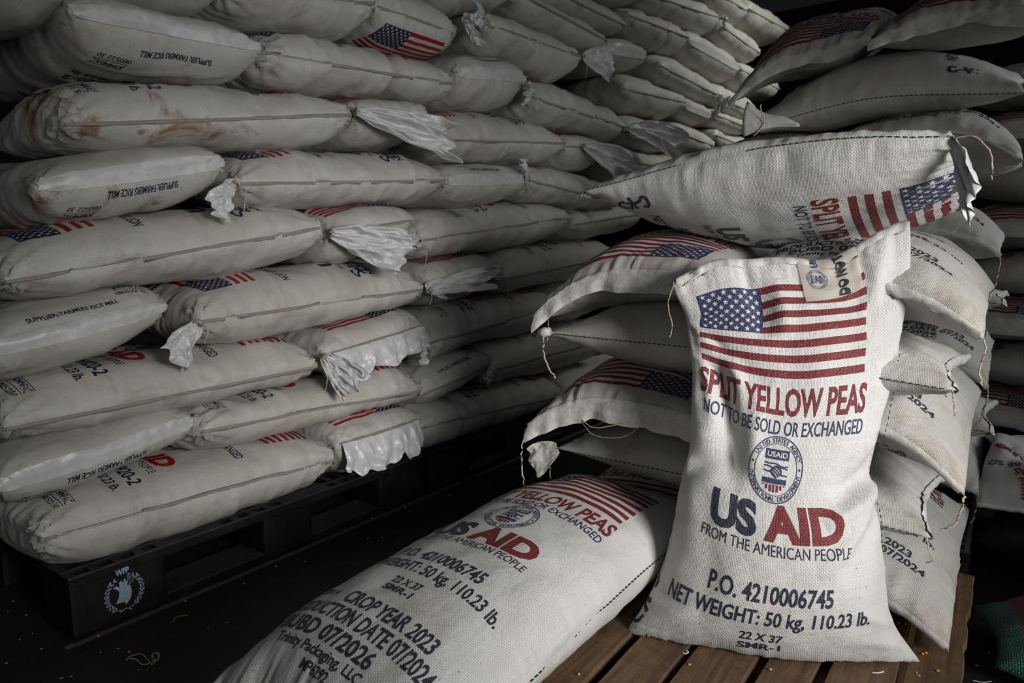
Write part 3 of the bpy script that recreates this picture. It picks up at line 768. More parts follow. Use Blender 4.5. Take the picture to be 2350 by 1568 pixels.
# seventh row
def crease(k, x, y): return 0 * x
side_bag(7, 1, (140, 284), (812, 262), 0.205, 1, 'brown rust stains at the corner', dirty=True)
end_bag(7, 2, (818, 262), (985, 262), 0.20, 'very large film tail', tape=False, mouth=0, big_tail=((815, 255), (0.25, 1.0, -0.10), 0.34, 0.125, 0.08))
side_bag(7, 3, (985, 318), (1300, 328), 0.21, 0, 'wrinkled near end, flag on top')
end_bag(7, 4, (1303, 335), (1385, 345), 0.20, 'gathered and tied', tape=False, mouth=0, big_tail=((1338, 335), (0.35, 1.0, -0.25), 0.34, 0.17, 0.1))
side_bag(7, 5, (1450, 372), (1580, 392), 0.20, 1, 'dim, above the pea sack tip', res=FAR)
# eighth row
end_bag(8, 1, (165, 22), (604, 106), 0.205, '', sheet=1)
def mid_crease(k, x, y): return -0.022 * np.exp(-((y - 0.55 + 0.1 * x) / 0.022) ** 2) + 0.006 * np.exp(-((y - 0.50) / 0.03) ** 2)
side_bag(8, 2, (605, 120), (1045, 192), 0.215, 0, 'deep crease across the middle', fold=mid_crease)
end_bag(8, 3, (1052, 168), (1212, 180), 0.20, '', tape=True)
side_bag(8, 4, (1222, 222), (1436, 292), 0.21, 0, 'curled tail at its near end', tails=[(0, (0.4, -0.9, 0.1), 0.17, 0.12, 0.3)])
end_bag(8, 5, (1440, 300), (1558, 322), 0.20, 'dark crumpled film in front', tape=False, mouth=0, big_tail=((1438, 295), (0.35, 1.0, 0.0), 0.40, 0.20, 0.2), res=FAR)
side_bag(8, 6, (1562, 305), (1640, 335), 0.20, 1, 'greenish light on it', art='flag', res=FAR)
side_bag(8, 7, (1645, 310), (1725, 345), 0.20, 1, 'behind a flagged pea sack', art='flag', res=FAR)
# ninth row
side_bag(9, 1, (-140, -110), (520, -40), 0.20, 1, 'cut off at picture top', art=None, res=FAR)
side_bag(9, 2, (520, -32), (862, 8), 0.20, 0, 'only its underside showing', art=None)
end_bag(9, 3, (866, 12), (1050, 78), 0.22, 'flag printed across its end', art='flag', sheet=1, poff=-0.055, tape=False, mouth=0, big_tail=((1062, 40), (0.5, 0.3, -0.3), 0.09, 0.10, 0.3))
side_bag(9, 4, (1108, 52), (1334, 130), 0.23, 0, 'looped gathers at its near end', tails=[(0, (0.5, -0.9, -0.1), 0.16, 0.14, 0.0), (1, D_R(0.0, 0.4), 0.26, 0.2, 0.1)])
side_bag(9, 5, (1432, 203), (1573, 234), 0.21, 1, 'grey-green light on its face', art='flag', res=FAR)
end_bag(9, 6, (1576, 240), (1634, 264), 0.20, 'pale', art='flag', res=FAR)
side_bag(9, 7, (1640, 262), (1716, 292), 0.20, 1, 'tail of film standing up', art='flag', tails=[(0, (0.4, 0.2, 0.9), 0.18, 0.12, 0.0)], res=FAR)
# tenth row
side_bag(10, 1, (1010, -75), (1180, -20), 0.22, 0, 'just below the picture top', art='flag', res=FAR)
side_bag(10, 2, (1180, -22), (1395, 95), 0.20, 0, 'mostly behind another sack', art='flag', res=FAR)
end_bag(10, 3, (1398, 108), (1487, 122), 0.22, 'yellowish', art='flag', res=FAR)
side_bag(10, 4, (1516, 150), (1650, 218), 0.23, 1, 'ring-shaped gather at its near end', art='flag', res=FAR)
side_bag(10, 5, (1652, 225), (1740, 262), 0.22, 1, 'next to the pea sack flag', art='flag', res=FAR)
# eleventh row
side_bag(11, 1, (1222, -45), (1440, 60), 0.23, 1, 'creased near its far end', art='flag', res=FAR)
side_bag(11, 2, (1445, 35), (1582, 86), 0.23, 1, 'deep crease, high up', art='flag', res=FAR, fold=mid_crease)
end_bag(11, 3, (1584, 90), (1700, 156), 0.22, 'greenish-white', art='rice', res=FAR)
side_bag(11, 4, (1702, 160), (1790, 205), 0.22, 1, 'dark gap below it', art=None, res=FAR)
# twelfth row
side_bag(12, 1, (1300, -75), (1480, -15), 0.23, 1, 'near the picture top', art='flag', res=FAR)
side_bag(12, 2, (1484, -15), (1656, 42), 0.25, 1, 'plump and dark', art='flag', res=FAR)
side_bag(12, 3, (1660, 62), (1745, 122), 0.24, 1, 'pale knot at its near end', art='flag', res=FAR, tails=[(0, (0.4, -0.7, 0.3), 0.12, 0.10, 0.1)])
# thirteenth row
side_bag(13, 1, (1480, -95), (1640, -35), 0.24, 1, 'topmost, at the picture top', art=None, res=FAR)
side_bag(13, 2, (1642, -20), (1715, 25), 0.24, 1, 'dim, topmost', art=None, res=FAR)
side_bag(13, 3, (1718, 20), (1810, 70), 0.24, 1, 'almost black, topmost', art=None, res=FAR)

settle()
for s_ in SPECS: (build_side if s_['kind'] == 'side' else build_end)(s_)

# ------------------------------------------------------------------ black plastic pallets
def plastic_pallet(y0, ln, x1, wd, h, label, logo=False):
    """nine-block plastic pallet: deck with slots, blocks, bottom runners; long side facing +x"""
    root = bpy.data.objects.new('plastic_pallet', None); C.objects.link(root); root.location = (x1, y0, 0)
    tag(root, label, 'pallet', 'black plastic pallets')
    org = np.array([x1, y0, 0.0]); S = dict(o=root, org=org)
    b = MB()                                                            # deck: rim and cross bars with open slots between them
    th = 0.028; bw = 0.060
    b.box((x1 - bw, y0, h - th), (x1 - 0.048, y0 + ln, h), 0, 0.002)
    b.box((x1 - 0.012, y0, h - th), (x1, y0 + ln, h), 0, 0.003)
    b.box((x1 - wd, y0, h - th), (x1 - wd + bw, y0 + ln, h), 0, 0.003)
    n = int(ln / 0.052)
    for i in range(n + 1):
        yy = y0 + i * (ln - 0.022) / n
        if any(abs(yy + 0.011 - (y0 + q)) < 0.02 for q in ()): continue
        solid = (i % 7) in (4, 5, 6)
        b.box((x1 - wd + 0.01, yy, h - th), (x1 - 0.01, yy + (0.055 if solid else 0.022), h - 0.0015), 0, 0.002)
    for q in (0.14, 0.30, 0.46, 0.62, 0.78):
        if q < wd - 0.1: b.box((x1 - q - 0.03, y0 + 0.01, h - th), (x1 - q, y0 + ln - 0.01, h - 0.001), 0, 0.002)
    part(S, b, 'deck', [M_PLASTIC], smooth=False)
    for cx in (x1 - 0.075, x1 - wd / 2, x1 - wd + 0.075):
        for ya, yb in ((y0, y0 + 0.225), (y0 + ln / 2 - 0.085, y0 + ln / 2 + 0.085), (y0 + ln - 0.225, y0 + ln)):
            k = MB(); k.box((cx - 0.075, ya, 0.0), (cx + 0.075, yb, h - 0.012), 0, 0.012)
            for q in (0.25, 0.75):                                       # moulded ribs on the block
                yy = ya + (yb - ya) * q
                if cx > x1 - 0.1 and not (logo and ya == y0): k.box((cx + 0.07, yy - 0.004, 0.006), (cx + 0.0775, yy + 0.004, h - 0.02), 0, 0.001)
            part(S, k, 'block', [M_PLASTIC], smooth=False)
    for cx in (x1 - 0.065, x1 - wd / 2, x1 - wd + 0.065):
        r = MB(); r.box((cx - 0.06, y0 + 0.01, 0.0), (cx + 0.06, y0 + ln - 0.01, 0.026), 0, 0.003); part(S, r, 'runner', [M_PLASTIC], smooth=False)
    if logo:                                                            # stencilled emblem on the corner block
        a = Art(); cx, cy = 0.0, 0.0
        a.text('WFP', -0.002, 0.052, 0.032, 0.016, 0, 0.05)
        # wreath of two branches
        for s in (-1, 1):
            a.stroke([(s * 0.004, -0.047), (s * 0.030, -0.036), (s * 0.042, -0.010), (s * 0.040, 0.016), (s * 0.030, 0.036)], 0.0022, 0)
            for i in range(9):
                an = math.radians(-62 + i * 14.5); px_, py_ = s * 0.041 * math.cos(an), 0.043 * math.sin(an) - 0.003
                for side, sp in ((1, 0.55), (-1, -0.45)):
                    ta = an + math.pi / 2 + sp; L = 0.0145 - 0.0005 * i
                    d = np.array([s * math.cos(ta), math.sin(ta)]); nn = np.array([-d[1], d[0]]); p0 = np.array([px_, py_])
                    a.poly([p0, p0 + d * L * 0.5 + nn * 0.0022, p0 + d * L, p0 + d * L * 0.5 - nn * 0.0022], [(0, 1, 2, 3)], 0)
        a.stroke([(-0.014, -0.049), (0.0, -0.044), (0.014, -0.052)], 0.0024, 0)
        # a hand holding ears of grain
        a.poly([(-.026, .018), (-.018, .021), (-.010, .014), (-.012, .026), (-.006, .030), (-.002, .022), (.002, .034), (.007, .022), (.014, .010), (.017, -.004), (.014, -.020), (.006, -.030), (.002, -.034), (-.002, -.026), (-.022, -.024), (-.014, -.010), (-.012, .004), (-.018, .012)],
               [tuple(range(18))], 0)
        for e in ((.016, .030), (.020, .038), (.012, .040), (.024, .028)):
            a.stroke([(.008, .012), (e[0] * .8, e[1] * .7), e], 0.0016, 0)
            a.stroke([(e[0] * .9, e[1] * .88), e, (e[0] * 1.08, e[1] * 1.06)], 0.0042, 0)
        oy, oz = y0 + 0.118, h * 0.50; b = MB()
        b.add([(x1 + 0.0012, oy + p[0] * 1.0, oz + p[1] * 1.0) if abs(p[1] - 0.052) > 0.02 else (x1 + 0.0012, oy + p[0], oz + p[1]) for p in [(q[0], q[1]) for q in a.v]], a.f)
        # text was laid out with y pointing down from the mouth: flip the letters back
        for i, (qx, qy) in enumerate(a.v):
            if i < ntxt: b.v[i] = [x1 + 0.0012, oy + qx, oz + 0.104 - qy - 0.0]
        part(S, b, 'stencilled_emblem', [M_WFP], smooth=False, label='pale blue stencilled laurel emblem with WFP')
    return root
ntxt = len(glyphs('WFP', 0.05)[0])
plastic_pallet(0.0, 1.18, 0.0, 1.0, 0.155, 'black plastic pallet with pale WFP emblem under the long rice stack', True)
plastic_pallet(1.21, 1.18, 0.0, 1.0, 0.155, 'black plastic pallet in shadow behind the WFP pallet')
plastic_pallet(2.42, 1.18, 0.0, 1.0, 0.155, 'black plastic pallet farthest along the long rice stack')
plastic_pallet(1.37, 1.10, 1.655, 0.80, 0.155, 'black plastic pallet behind the wooden pallet')

# ------------------------------------------------------------------ wooden pallet
def wooden_pallet():
    root = bpy.data.objects.new('wooden_pallet', None); C.objects.link(root); org = np.array([1.2, 0.75, 0.0]); root.location = org
    tag(root, 'brown wooden slatted pallet under the upright pea sack', 'pallet'); S = dict(o=root, org=org)
    rs = random.Random(4)
    for (x0, x1) in ((0.745, 0.845), (0.865, 0.965), (0.99, 1.114), (1.135, 1.226), (1.2415, 1.3475), (1.366, 1.447), (1.4675, 1.5705), (1.584, 1.668)):
        b = MB(); dz = rs.uniform(-0.0015, 0.0015)
        bm = bmesh.new(); bmesh.ops.create_cube(bm, size=1)
        for v in bm.verts: v.co = ((x0 + x1) / 2 + v.co.x * (x1 - x0), 0.745 + v.co.y * (1.13 + rs.uniform(-.012, .012)), 0.114 + dz + v.co.z * 0.022)
        bmesh.ops.subdivide_edges(bm, edges=[e for e in bm.edges if abs(e.verts[0].co.y - e.verts[1].co.y) > 0.5], cuts=30, use_grid_fill=False)
        for v in bm.verts:
            q = 0.0022 * float(vnoise(v.co.y * 9, 0.0, int(x0 * 100))) + (0.004 * float(ridged(v.co.y * 14, 0.3, 3)) if x1 > 1.6 and v.co.x > 1.6 else 0)
            v.co.x += q
        bmesh.ops.bevel(bm, geom=list(bm.edges), offset=0.0015, segments=1, affect='EDGES')
        bm.verts.index_update(); b.add([v.co for v in bm.verts], [[v.index for v in f.verts] for f in bm.faces]); bm.free()
        part(S, b, 'slat', [M_WOOD], smooth=False)
    for y in (0.235, 0.70, 1.235):
        b = MB(); b.box((0.745, y - 0.045, 0.080), (1.66, y + 0.045, 0.102), 0, 0.002); part(S, b, 'stringer_board', [M_WOOD], smooth=False)
        for x in (0.80, 1.205, 1.605):
            k = MB(); k.box((x - 0.05, y - 0.045, 0.020), (x + 0.05, y + 0.045, 0.080), 0, 0.002); part(S, k, 'block', [M_WOOD], smooth=False)
    for x in (0.80, 1.205, 1.605):
        b = MB(); b.box((x - 0.05, 0.19, 0.0), (x + 0.05, 1.28, 0.020), 0, 0.002); part(S, b, 'bottom_board', [M_WOOD], smooth=False)
wooden_pallet()

# ------------------------------------------------------------------ pea sacks
PS = [M_PEA, M_PRED, M_PBLUE, M_PNAVY]
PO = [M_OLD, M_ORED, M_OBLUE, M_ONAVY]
G_PILE = 'pea sacks piled on the wooden pallet'
MID = dict(nu=100, nv=64)

def corner_string(S, which_a, which_b, pts_rel, r=0.0018, name='corner_string'):
    i = 0 if which_b == 0 else -1; j = 0 if which_a == 0 else -1
    p = S['Pt'][i, j]; string(S, [p] + [p + V(*q) for q in pts_rel], r, name)

# --- the upright sack
HD = V(-0.406, 0.914, 0); HE = V(0.914, 0.406, 0); HB = V(1.352, 0.72, 0.13)
def hp(px, py, lean=0.13):
    d = ray(px, py); nn = HD - V(0, 0, lean)
    return CAM + d * (np.dot(HB - CAM, nn) / np.dot(d, nn))
hero_rows = [(0.0, (1540, 652), (2088, 505), 0.020, 0.020), (0.06, (1552, 690), (2090, 560), 0.022, 0.022), (0.12, (1570, 735), (2088, 640), 0.034, 0.03), (0.20, (1574, 775), (2078, 710), 0.048, 0.04),
             (0.34, (1582, 885), (2052, 840), 0.062, 0.06), (0.45, (1592, 965), (2026, 945), 0.070, 0.07), (0.53, (1602, 1026), (1990, 1040), 0.072, 0.075), (0.60, (1580, 1080), (1990, 1100), 0.085, 0.08),
             (0.70, (1562, 1165), (2012, 1185), 0.108, 0.09), (0.80, (1543, 1258), (2022, 1290), 0.122, 0.10), (0.88, (1510, 1345), (2034, 1380), 0.122, 0.10), (0.94, (1470, 1412), (2062, 1450), 0.112, 0.09), (0.98, (1444, 1446), (2104, 1508), 0.098, 0.08), (1.0, (1440, 1456), (2112, 1520), 0.092, 0.07)]
hk = []
for t, l, r, fb, bb in hero_rows:
    a, b = hp(*l), hp(*r); 
    hk.append((t, (a + b) / 2, (b - a) / 2, -HD * fb, HD * bb))
hfolds = [(-0.99, .20, -0.20, .32, -0.010, 0.020), (-0.98, .18, -0.45, .33, 0.008, 0.014), (-0.97, .22, -0.60, .40, -0.011, 0.018), (-0.88, .24, -0.70, .46, 0.009, 0.014), (-0.70, .24, -0.55, .46, -0.011, 0.018), (-0.52, .28, -0.42, .44, 0.007, 0.014),
          (-0.36, .04, -0.27, .21, -0.014, 0.022), (-0.15, .05, -0.10, .20, 0.008, 0.018), (0.78, .02, 0.62, .16, 0.009, 0.018), (0.25, .10, 0.95, .22, -0.006, 0.03),
          (0.99, .53, 0.30, .61, 0.018, 0.016), (0.97, .49, 0.40, .56, -0.018, 0.024), (0.80, .57, 0.22, .71, 0.010, 0.014), (0.90, .60, 0.40, .72, -0.010, 0.020), (-0.97, .57, -0.48, .50, -0.016, 0.022), (-0.66, .34, -0.42, .57, -0.024, 0.040), (-0.34, .36, -0.28, .54, 0.011, 0.022),
          (0.95, .86, 0.50, .79, 0.006, 0.013), (0.97, .91, 0.55, .87, 0.006, 0.012), (-0.97, .92, -0.55, .83, 0.006, 0.014), (-0.6, .62, -0.5, .8, -0.008, 0.03)]
def hdroop(X, Y):
    w = math.exp(-((Y + 1) / 0.22) ** 2)
    hang = 0.052 * math.exp(-((Y + 0.25) / 0.42) ** 2) + 0.026 * math.exp(-((Y - 0.45) / 0.4) ** 2)
    return w * (0.036 * np.exp(-((X - 0.36) / 0.34) ** 2) - 0.020 * np.exp(-((X + 0.62) / 0.25) ** 2)) - hang * np.clip(0.15 - X, 0, 1.2) ** 1.6
HERO = sack('pea_sack', PS, hk, nu=150, nv=100, mouth=0, pe=7, qe=2.0, px=2.3, qx=1.75, seed=3, lump=0.006, side=0.003, pleat=(0.005, 0.003), prints=[('peas', 0)],
            arc='top', print_shift=-0.022, folds=hfolds, wf=0.50, lf=0.80, droop=hdroop, endc=(0.0, 0.0), wrk=0.0)
tag(HERO['o'], 'white SPLIT YELLOW PEAS sack standing upright on the wooden slats', 'sack', 'pea sacks in front of the pile')
stitches(HERO, 'a1', 0.30, 0.72, dash=0.006, gap=0.006, r=0.0009, off=0.02)
end_tape(HERO, 'b0', top=0.016, bot=0.012, out_=0.004, lift=0.002, mat=M_PTAPE, wav=1.2, seed=4, name='torn_hem')
stitches(HERO, 'b0', 0.03, 0.97, mat=M_STRING, dash=0.02, gap=0.002, r=0.0016, lift=-0.016, off=0.006, name='hem_stitching')
# sewn-on gauze label hanging from the hem
def hero_patch():
    G = []; a = Art()
    S = HERO; nu, nv = S['nu'], S['nv']
    def pt(x, y, lift):                                                  # x, y in cloth metres from centre / mouth
        fj = (x / S['wf'] + 0.5) * nv; fi = y / S['lf'] * nu; i, j = int(fi), int(fj); u, v = fi - i, fj - j
        bl = lambda Q: Q[i, j] * (1 - u) * (1 - v) + Q[i + 1, j] * u * (1 - v) + Q[i, j + 1] * (1 - u) * v + Q[i + 1, j + 1] * u * v
        return bl(S['Pt']) + nrm(bl(S['Nt'])) * lift
    x0, x1, y0, y1 = 0.018, 0.142, 0.002, 0.098
    for y in np.linspace(y0, y1, 18):
        G.append([pt(x, y + 0.012 * (x - x0) / (x1 - x0) * -1 * (y > 0.03), 0.004 + 0.0012 * math.sin(y * 120 + x * 60)) for x in np.linspace(x0, x1, 18)])
    b = MB(); b.grid(G); o = part(S, b, 'gauze_label', [M_GAUZE], label='translucent beige gauze label reading DO NOT')
    a.text('DO NOT', 0.104, 0.045, 0.086, 0.021, 0, 0.03, 0, math.pi / 2)
    q = Art(); q.seal(0.0, 0.0, 0.022, 2, 1, 3)
    n0 = len(a.v); rot = lambda x, y: (0.052 + y, 0.048 - x)
    vv = [rot(x, y) for x, y in q.v]; a.v += vv; a.f += [tuple(i + n0 for i in f) for f in q.f]; a.m += q.m; a.l += q.l
    n1 = len(a.v); a.text('US', 0.052, 0.013, 0.016, 0.014, 1, 0.05, 0, math.pi / 2)
    b = MB(); n = 0
    b.v = [list(pt(x, max(y, 0.003), 0.0064 + 0.0006 * l)) for (x, y), l in zip(a.v, a.l)]; b.f = list(a.f); b.m = list(a.m)
    ob = mesh_obj('label_print', b.v, b.f, [M_LINK, simple('label_blue_ink', (0.03, 0.05, 0.16), 0.7), simple('label_red_ink', (0.22, 0.02, 0.02), 0.7), M_GAUZE2], b.m, None, False, o, S['org'])
M_LINK = simple('black_label_ink', (0.03, 0.028, 0.03), 0.7, 0.3, 0.2, 300)
def gauze():
    k = NT('translucent_beige_gauze'); k.b.inputs['Base Color'].default_value = (0.50, 0.46, 0.40, 1); k.b.inputs['Roughness'].default_value = 0.7
    k.b.inputs['Alpha'].default_value = 0.72
    return k.m
M_GAUZE = gauze(); M_GAUZE2 = simple('label_pale_ink', (0.52, 0.48, 0.43), 0.7, 0.3, 0.1)
hero_patch()
ear = HERO['Pt'][2, 1]
string(HERO, [ear, ear + V(-.01, -.005, -.04), ear + V(.0, -.004, -.085), ear + V(-.004, -.004, -.11)], 0.0010)
cl = HERO['Pt'][-2, 0]
string(HERO, [cl, cl + V(-.03, -.01, .004), cl + V(-.045, -.018, -.006), cl + V(-.042, -.03, -.010)], 0.0016)

# --- the lying sack in front
LY = sack('pea_sack', PS, [(0, V(0.965, 0.93, 0.280), V(-.205, .02, 0), V(0, 0, .085), V(0, 0, -.12)), (0.25, V(0.935, 0.64, 0.268), V(-.205, .022, 0), V(0, 0, .105), V(0, 0, -.140)), (0.5, V(0.922, 0.38, 0.250), V(-.210, .022, 0), V(0, 0, .110), V(0, 0, -.122)),
                           (0.75, V(0.912, 0.13, 0.225), V(-.215, .022, 0), V(0, 0, .112), V(0, 0, -.10)), (1, V(0.90, -0.06, 0.185), V(-.225, .022, 0), V(0, 0, .11), V(0, 0, -.07))],
          nu=150, nv=100, mouth=0, pe=4.2, qe=2.0, px=2.5, qx=1.85, seed=5, lump=0.006, side=0.003, pleat=(0.006, 0.010), prints=[('peas', 0)], endc=(0.02, 0.03), arc='top', print_off=0.085, print_shift=-0.02, wrk=0.0)
tag(LY['o'], 'white SPLIT YELLOW PEAS sack lying on its back in front, near bottom edge', 'sack', 'pea sacks in front of the pile')
stitches(LY, 'a0', 0.15, 0.97)
seam_lip(LY, 'b0', 0.02, M_PTAPE, name='hem')
seam_lip(LY, 'b1', 0.012, M_PTAPE, name='hem')

# --- the pile behind: layers from the pallet up
def arch(dl, dr, front=0):
    def f(X, Y):
        e = 0.35 + 0.65 * (np.clip(-Y, 0, 1) if front == 0 else np.clip(Y, 0, 1))
        return (dl * np.maximum(-X, 0) ** 2.2 + dr * np.maximum(X, 0) ** 2.2) * e
    return f
def pile_end(label, xl, xr, y0, y1, z, T, mouth, dl, dr, prints, tape='hem', flat=0.55, z1=None, tip=0.0, **kw):
    """a pea sack lying front to back (t = 0 at the front), its end draped over the layer below"""
    c0 = V((xl + xr) / 2, y0, z - tip); c1 = V((xl + xr) / 2, y1, z if z1 is None else z1); w = V((xr - xl) / 2, 0, 0); m = (c0 + c1) / 2 + V(0, 0, tip * 0.45)
    up, dn = V(0, 0, T * flat), V(0, 0, -T * (1 - flat))
    keys = [(0, c0, w, up, dn), (0.4, m, w * 0.97, up, dn), (1, c1, w, up, dn)]
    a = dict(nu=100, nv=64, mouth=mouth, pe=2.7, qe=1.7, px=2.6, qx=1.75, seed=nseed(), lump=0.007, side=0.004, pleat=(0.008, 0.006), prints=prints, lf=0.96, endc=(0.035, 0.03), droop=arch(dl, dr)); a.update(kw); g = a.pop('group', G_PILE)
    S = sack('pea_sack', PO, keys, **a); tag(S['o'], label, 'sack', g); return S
def pile_cross(label, xl, xr, y, z, Wd, T, prints=(), zr=None, group=G_PILE, mouth=1, **kw):
    """a pea sack lying left to right across the pile, seam edge to the front"""
    zr = z if zr is None else zr
    c0, c1 = V(xl, y + Wd / 2, z), V(xr, y + Wd / 2, zr); w = V(0, -Wd / 2, 0); up, dn = V(0, 0, T * 0.52), V(0, 0, -T * 0.48)
    keys = [(0, c0, w * 0.98, up, dn), (0.5, (c0 + c1) / 2 + V(0, 0, 0.012), w, up, dn), (1, c1, w * 0.98, up, dn)]
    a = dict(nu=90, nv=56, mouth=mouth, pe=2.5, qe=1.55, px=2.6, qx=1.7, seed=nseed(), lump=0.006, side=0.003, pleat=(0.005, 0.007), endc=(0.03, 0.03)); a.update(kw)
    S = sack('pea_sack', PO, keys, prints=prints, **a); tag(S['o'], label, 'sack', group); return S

# layer 1
P7 = pile_end('white pea sack with striped flag, at the foot of the pile behind the lying sack', 0.735, 1.19, 0.83, 1.58, 0.215, 0.175, 0, 0.03, 0.0, [('peas', 0)])
end_tape(P7, 'b0', top=0.006, bot=0.006, mat=M_PTAPE, hang=0.03, name='hem')
P8 = pile_end('white pea sack at the foot of the pile, its corner pointing at the slat edge', 1.20, 1.645, 0.885, 1.58, 0.215, 0.18, 1, 0.0, 0.07, [('peas', 0)], pleat=(0.006, 0.006))
end_tape(P8, 'b0', top=0.012, bot=0.008, mat=M_PTAPE, name='hem')
# layer 2
P6 = pile_cross('white pea sack lying crosswise, second layer of the pile, a folded corner at its left', 0.80, 1.585, 0.83, 0.400, 0.46, 0.170, zr=0.372)
stitches(P6, 'a1'); end_tape(P6, 'b1', top=0.012, bot=0.008, mat=M_PTAPE, name='hem', wav=1.4)
tp = P6['Pt'][1, -1]; tail(P6, tp, (-0.9, -0.3, -0.35), 0.075, 0.085, 0.3, 21, M_PTAPE, 'turned_out_ear', crum=0.006)
string(P6, [tp + V(-.02, 0, 0), tp + V(-.024, 0, -.05), tp + V(-.02, 0, -.09)], 0.0016)
tp = P6['Pt'][-2, -1]; string(P6, [tp, tp + V(.004, -.006, -.02), tp + V(.012, -.004, -.04), tp + V(.002, 0, -.05)], 0.0012)
# layer 3
P5L = pile_end('white pea sack with a flag and wide hem flap, left in the third layer', 0.735, 1.185, 0.79, 1.56, 0.545, 0.185, 0, 0.085, 0.0, [('peas', 0), ('peas', 1)])
end_tape(P5L, 'b0', top=0.006, bot=0.006, mat=M_PTAPE, hang=0.036, name='hem', wav=0.7)
stitches(P5L, 'b0', 0.03, 0.97, mat=M_STRING, dash=0.012, gap=0.002, r=0.0014, lift=-0.004, off=0.004, name='hem_stitching')
corner_string(P5L, 0, 0, [(-.012, 0, -.05), (-.012, 0, -.10), (-.004, .0, -.15)], 0.0020)
q = P5L['Pt'][0, 20]; string(P5L, [q + V(0, -.012, -.03), q + V(.05, -.03, -.045), q + V(.11, -.025, -.03), q + V(.15, -.012, -.02)], 0.0013, 'loose_thread')
string(P5L, [q + V(0, -.012, -.03), q + V(.05, -.03, -.062), q + V(.12, -.025, -.058), q + V(.16, -.012, -.03)], 0.0009, 'loose_thread')
P5R = pile_end('white pea sack printed 2023 and 2024, third layer at the right of the pile', 1.195, 1.648, 0.86, 1.56, 0.565, 0.20, 1, 0.0, 0.105, [('peas', 0)], pleat=(0.005, 0.006))
end_tape(P5R, 'b0', top=0.010, bot=0.008, mat=M_PTAPE, name='hem')
corner_string(P5R, 1, 0, [(-.004, -.004, -.03), (-.012, -.004, -.055), (-.03, -.004, -.07)], 0.0022)
# layer 4
P4 = pile_cross('white pea sack lying crosswise, fourth layer of the pile, a cork-like ear at its left', 0.775, 1.605, 0.82, 0.695, 0.46, 0.19, zr=0.655)
stitches(P4, 'a1'); end_tape(P4, 'b1', top=0.012, bot=0.008, mat=M_PTAPE, name='hem', wav=1.4)
tp = P4['Pt'][1, -1]; b_ = MB(); b_.tube([tp + V(.006, 0, .004), tp + V(-.008, -.002, .002), tp + V(-.022, -.004, -.004)], [0.010, 0.013, 0.012], 10); part(P4, b_, 'rolled_ear', [M_PTAPE])
string(P4, [tp + V(-.008, -.006, 0), tp + V(-.008, -.01, -.045), tp + V(.006, -.008, -.085), tp + V(.028, -.006, -.11)], 0.0022)
string(P4, [tp + V(.0, -.004, .05), tp + V(.004, -.006, .02), tp + V(.002, -.006, -.02)], 0.0012)
tp = P4['Pt'][-2, -1]; string(P4, [tp, tp + V(.004, -.006, -.02), tp + V(.008, -.004, -.045)], 0.0014)
# layer 5
P2 = pile_end('white pea sack with a draped flag and white hem flap, left under the top sack', 0.745, 1.205, 0.80, 1.56, 0.845, 0.20, 0, 0.115, 0.0, [('peas', 0)], pleat=(0.007, 0.006))
end_tape(P2, 'b0', top=0.008, bot=0.006, mat=M_PTAPE, hang=0.034, name='hem', wav=0.7)
stitches(P2, 'b0', 0.03, 0.97, mat=M_STRING, dash=0.012, gap=0.003, r=0.0013, lift=0.0, off=0.004, name='hem_stitching')
stitches(P2, 'a1', 0.02, 0.4, dash=0.006, gap=0.005, r=0.0010)
P3 = pile_end('white pea sack printed CROP YEAR 2023, right under the top sack', 1.205, 1.655, 0.86, 1.58, 0.835, 0.21, 1, 0.0, 0.090, [('peas', 0)], pleat=(0.006, 0.008))
end_tape(P3, 'b0', top=0.010, bot=0.008, mat=M_PTAPE, name='hem', wav=1.5)
stitches(P3, 'a1', 0.05, 0.95, dash=0.006, gap=0.005, r=0.0010)
corner_string(P3, 1, 0, [(.004, -.004, -.02), (-.002, -.004, -.05), (.004, 0, -.08)], 0.0016)
# top sack, rolled so that its printed face hangs towards the aisle
_c0, _c1 = V(0.875, 1.02, 1.015), V(1.60, 1.00, 1.045)
_w = V(0, -0.200, 0.055)
P1 = sack('pea_sack', PS, [(0, _c0 + V(0, 0, 0.022), V(0, -.195, .0), V(0, .02, .060), V(0, -.04, -.100)), (0.5, (_c0 + _c1) / 2 + V(0, 0, .010), _w, V(0, .02, .060), V(0, -.045, -.120)), (0.8, _c0 * .2 + _c1 * .8 + V(0, 0, .006), _w, V(0, .02, .060), V(0, -.045, -.115)), (1, _c1, _w * .86, V(0, .02, .055), V(0, -.04, -.105))],
          nu=130, nv=84, mouth=1, pe=2.5, qe=1.5, px=2.5, qx=1.7, seed=31, lump=0.006, side=0.004, pleat=(0.005, 0.013), prints=[('peas', 1)], print_off=-0.045, print_shift=0.04, endc=(0.03, -0.03), wrk=0.0)
tag(P1['o'], 'white pea sack lying crosswise on top of the pile, printing turned to the aisle', 'sack', G_PILE)
stitches(P1, 'a1', 0.02, 0.98)
seam_lip(P1, 'b0', 0.012, M_PTAPE, name='hem')
tp = P1['Pt'][-2, -3]
tail(P1, tp + V(-0.004, 0, -0.005), (0.45, -0.15, -0.85), 0.085, 0.09, 0.4, 41, M_LINER, 'open_mouth', n=18, m=18, crum=0.012, neck=0.012, side_v=(0.0, 0.35, -1.0))
string(P1, [tp, tp + V(.035, -.01, -.002), tp + V(.06, -.012, -.035), tp + V(.064, -.012, -.075)], 0.0014)
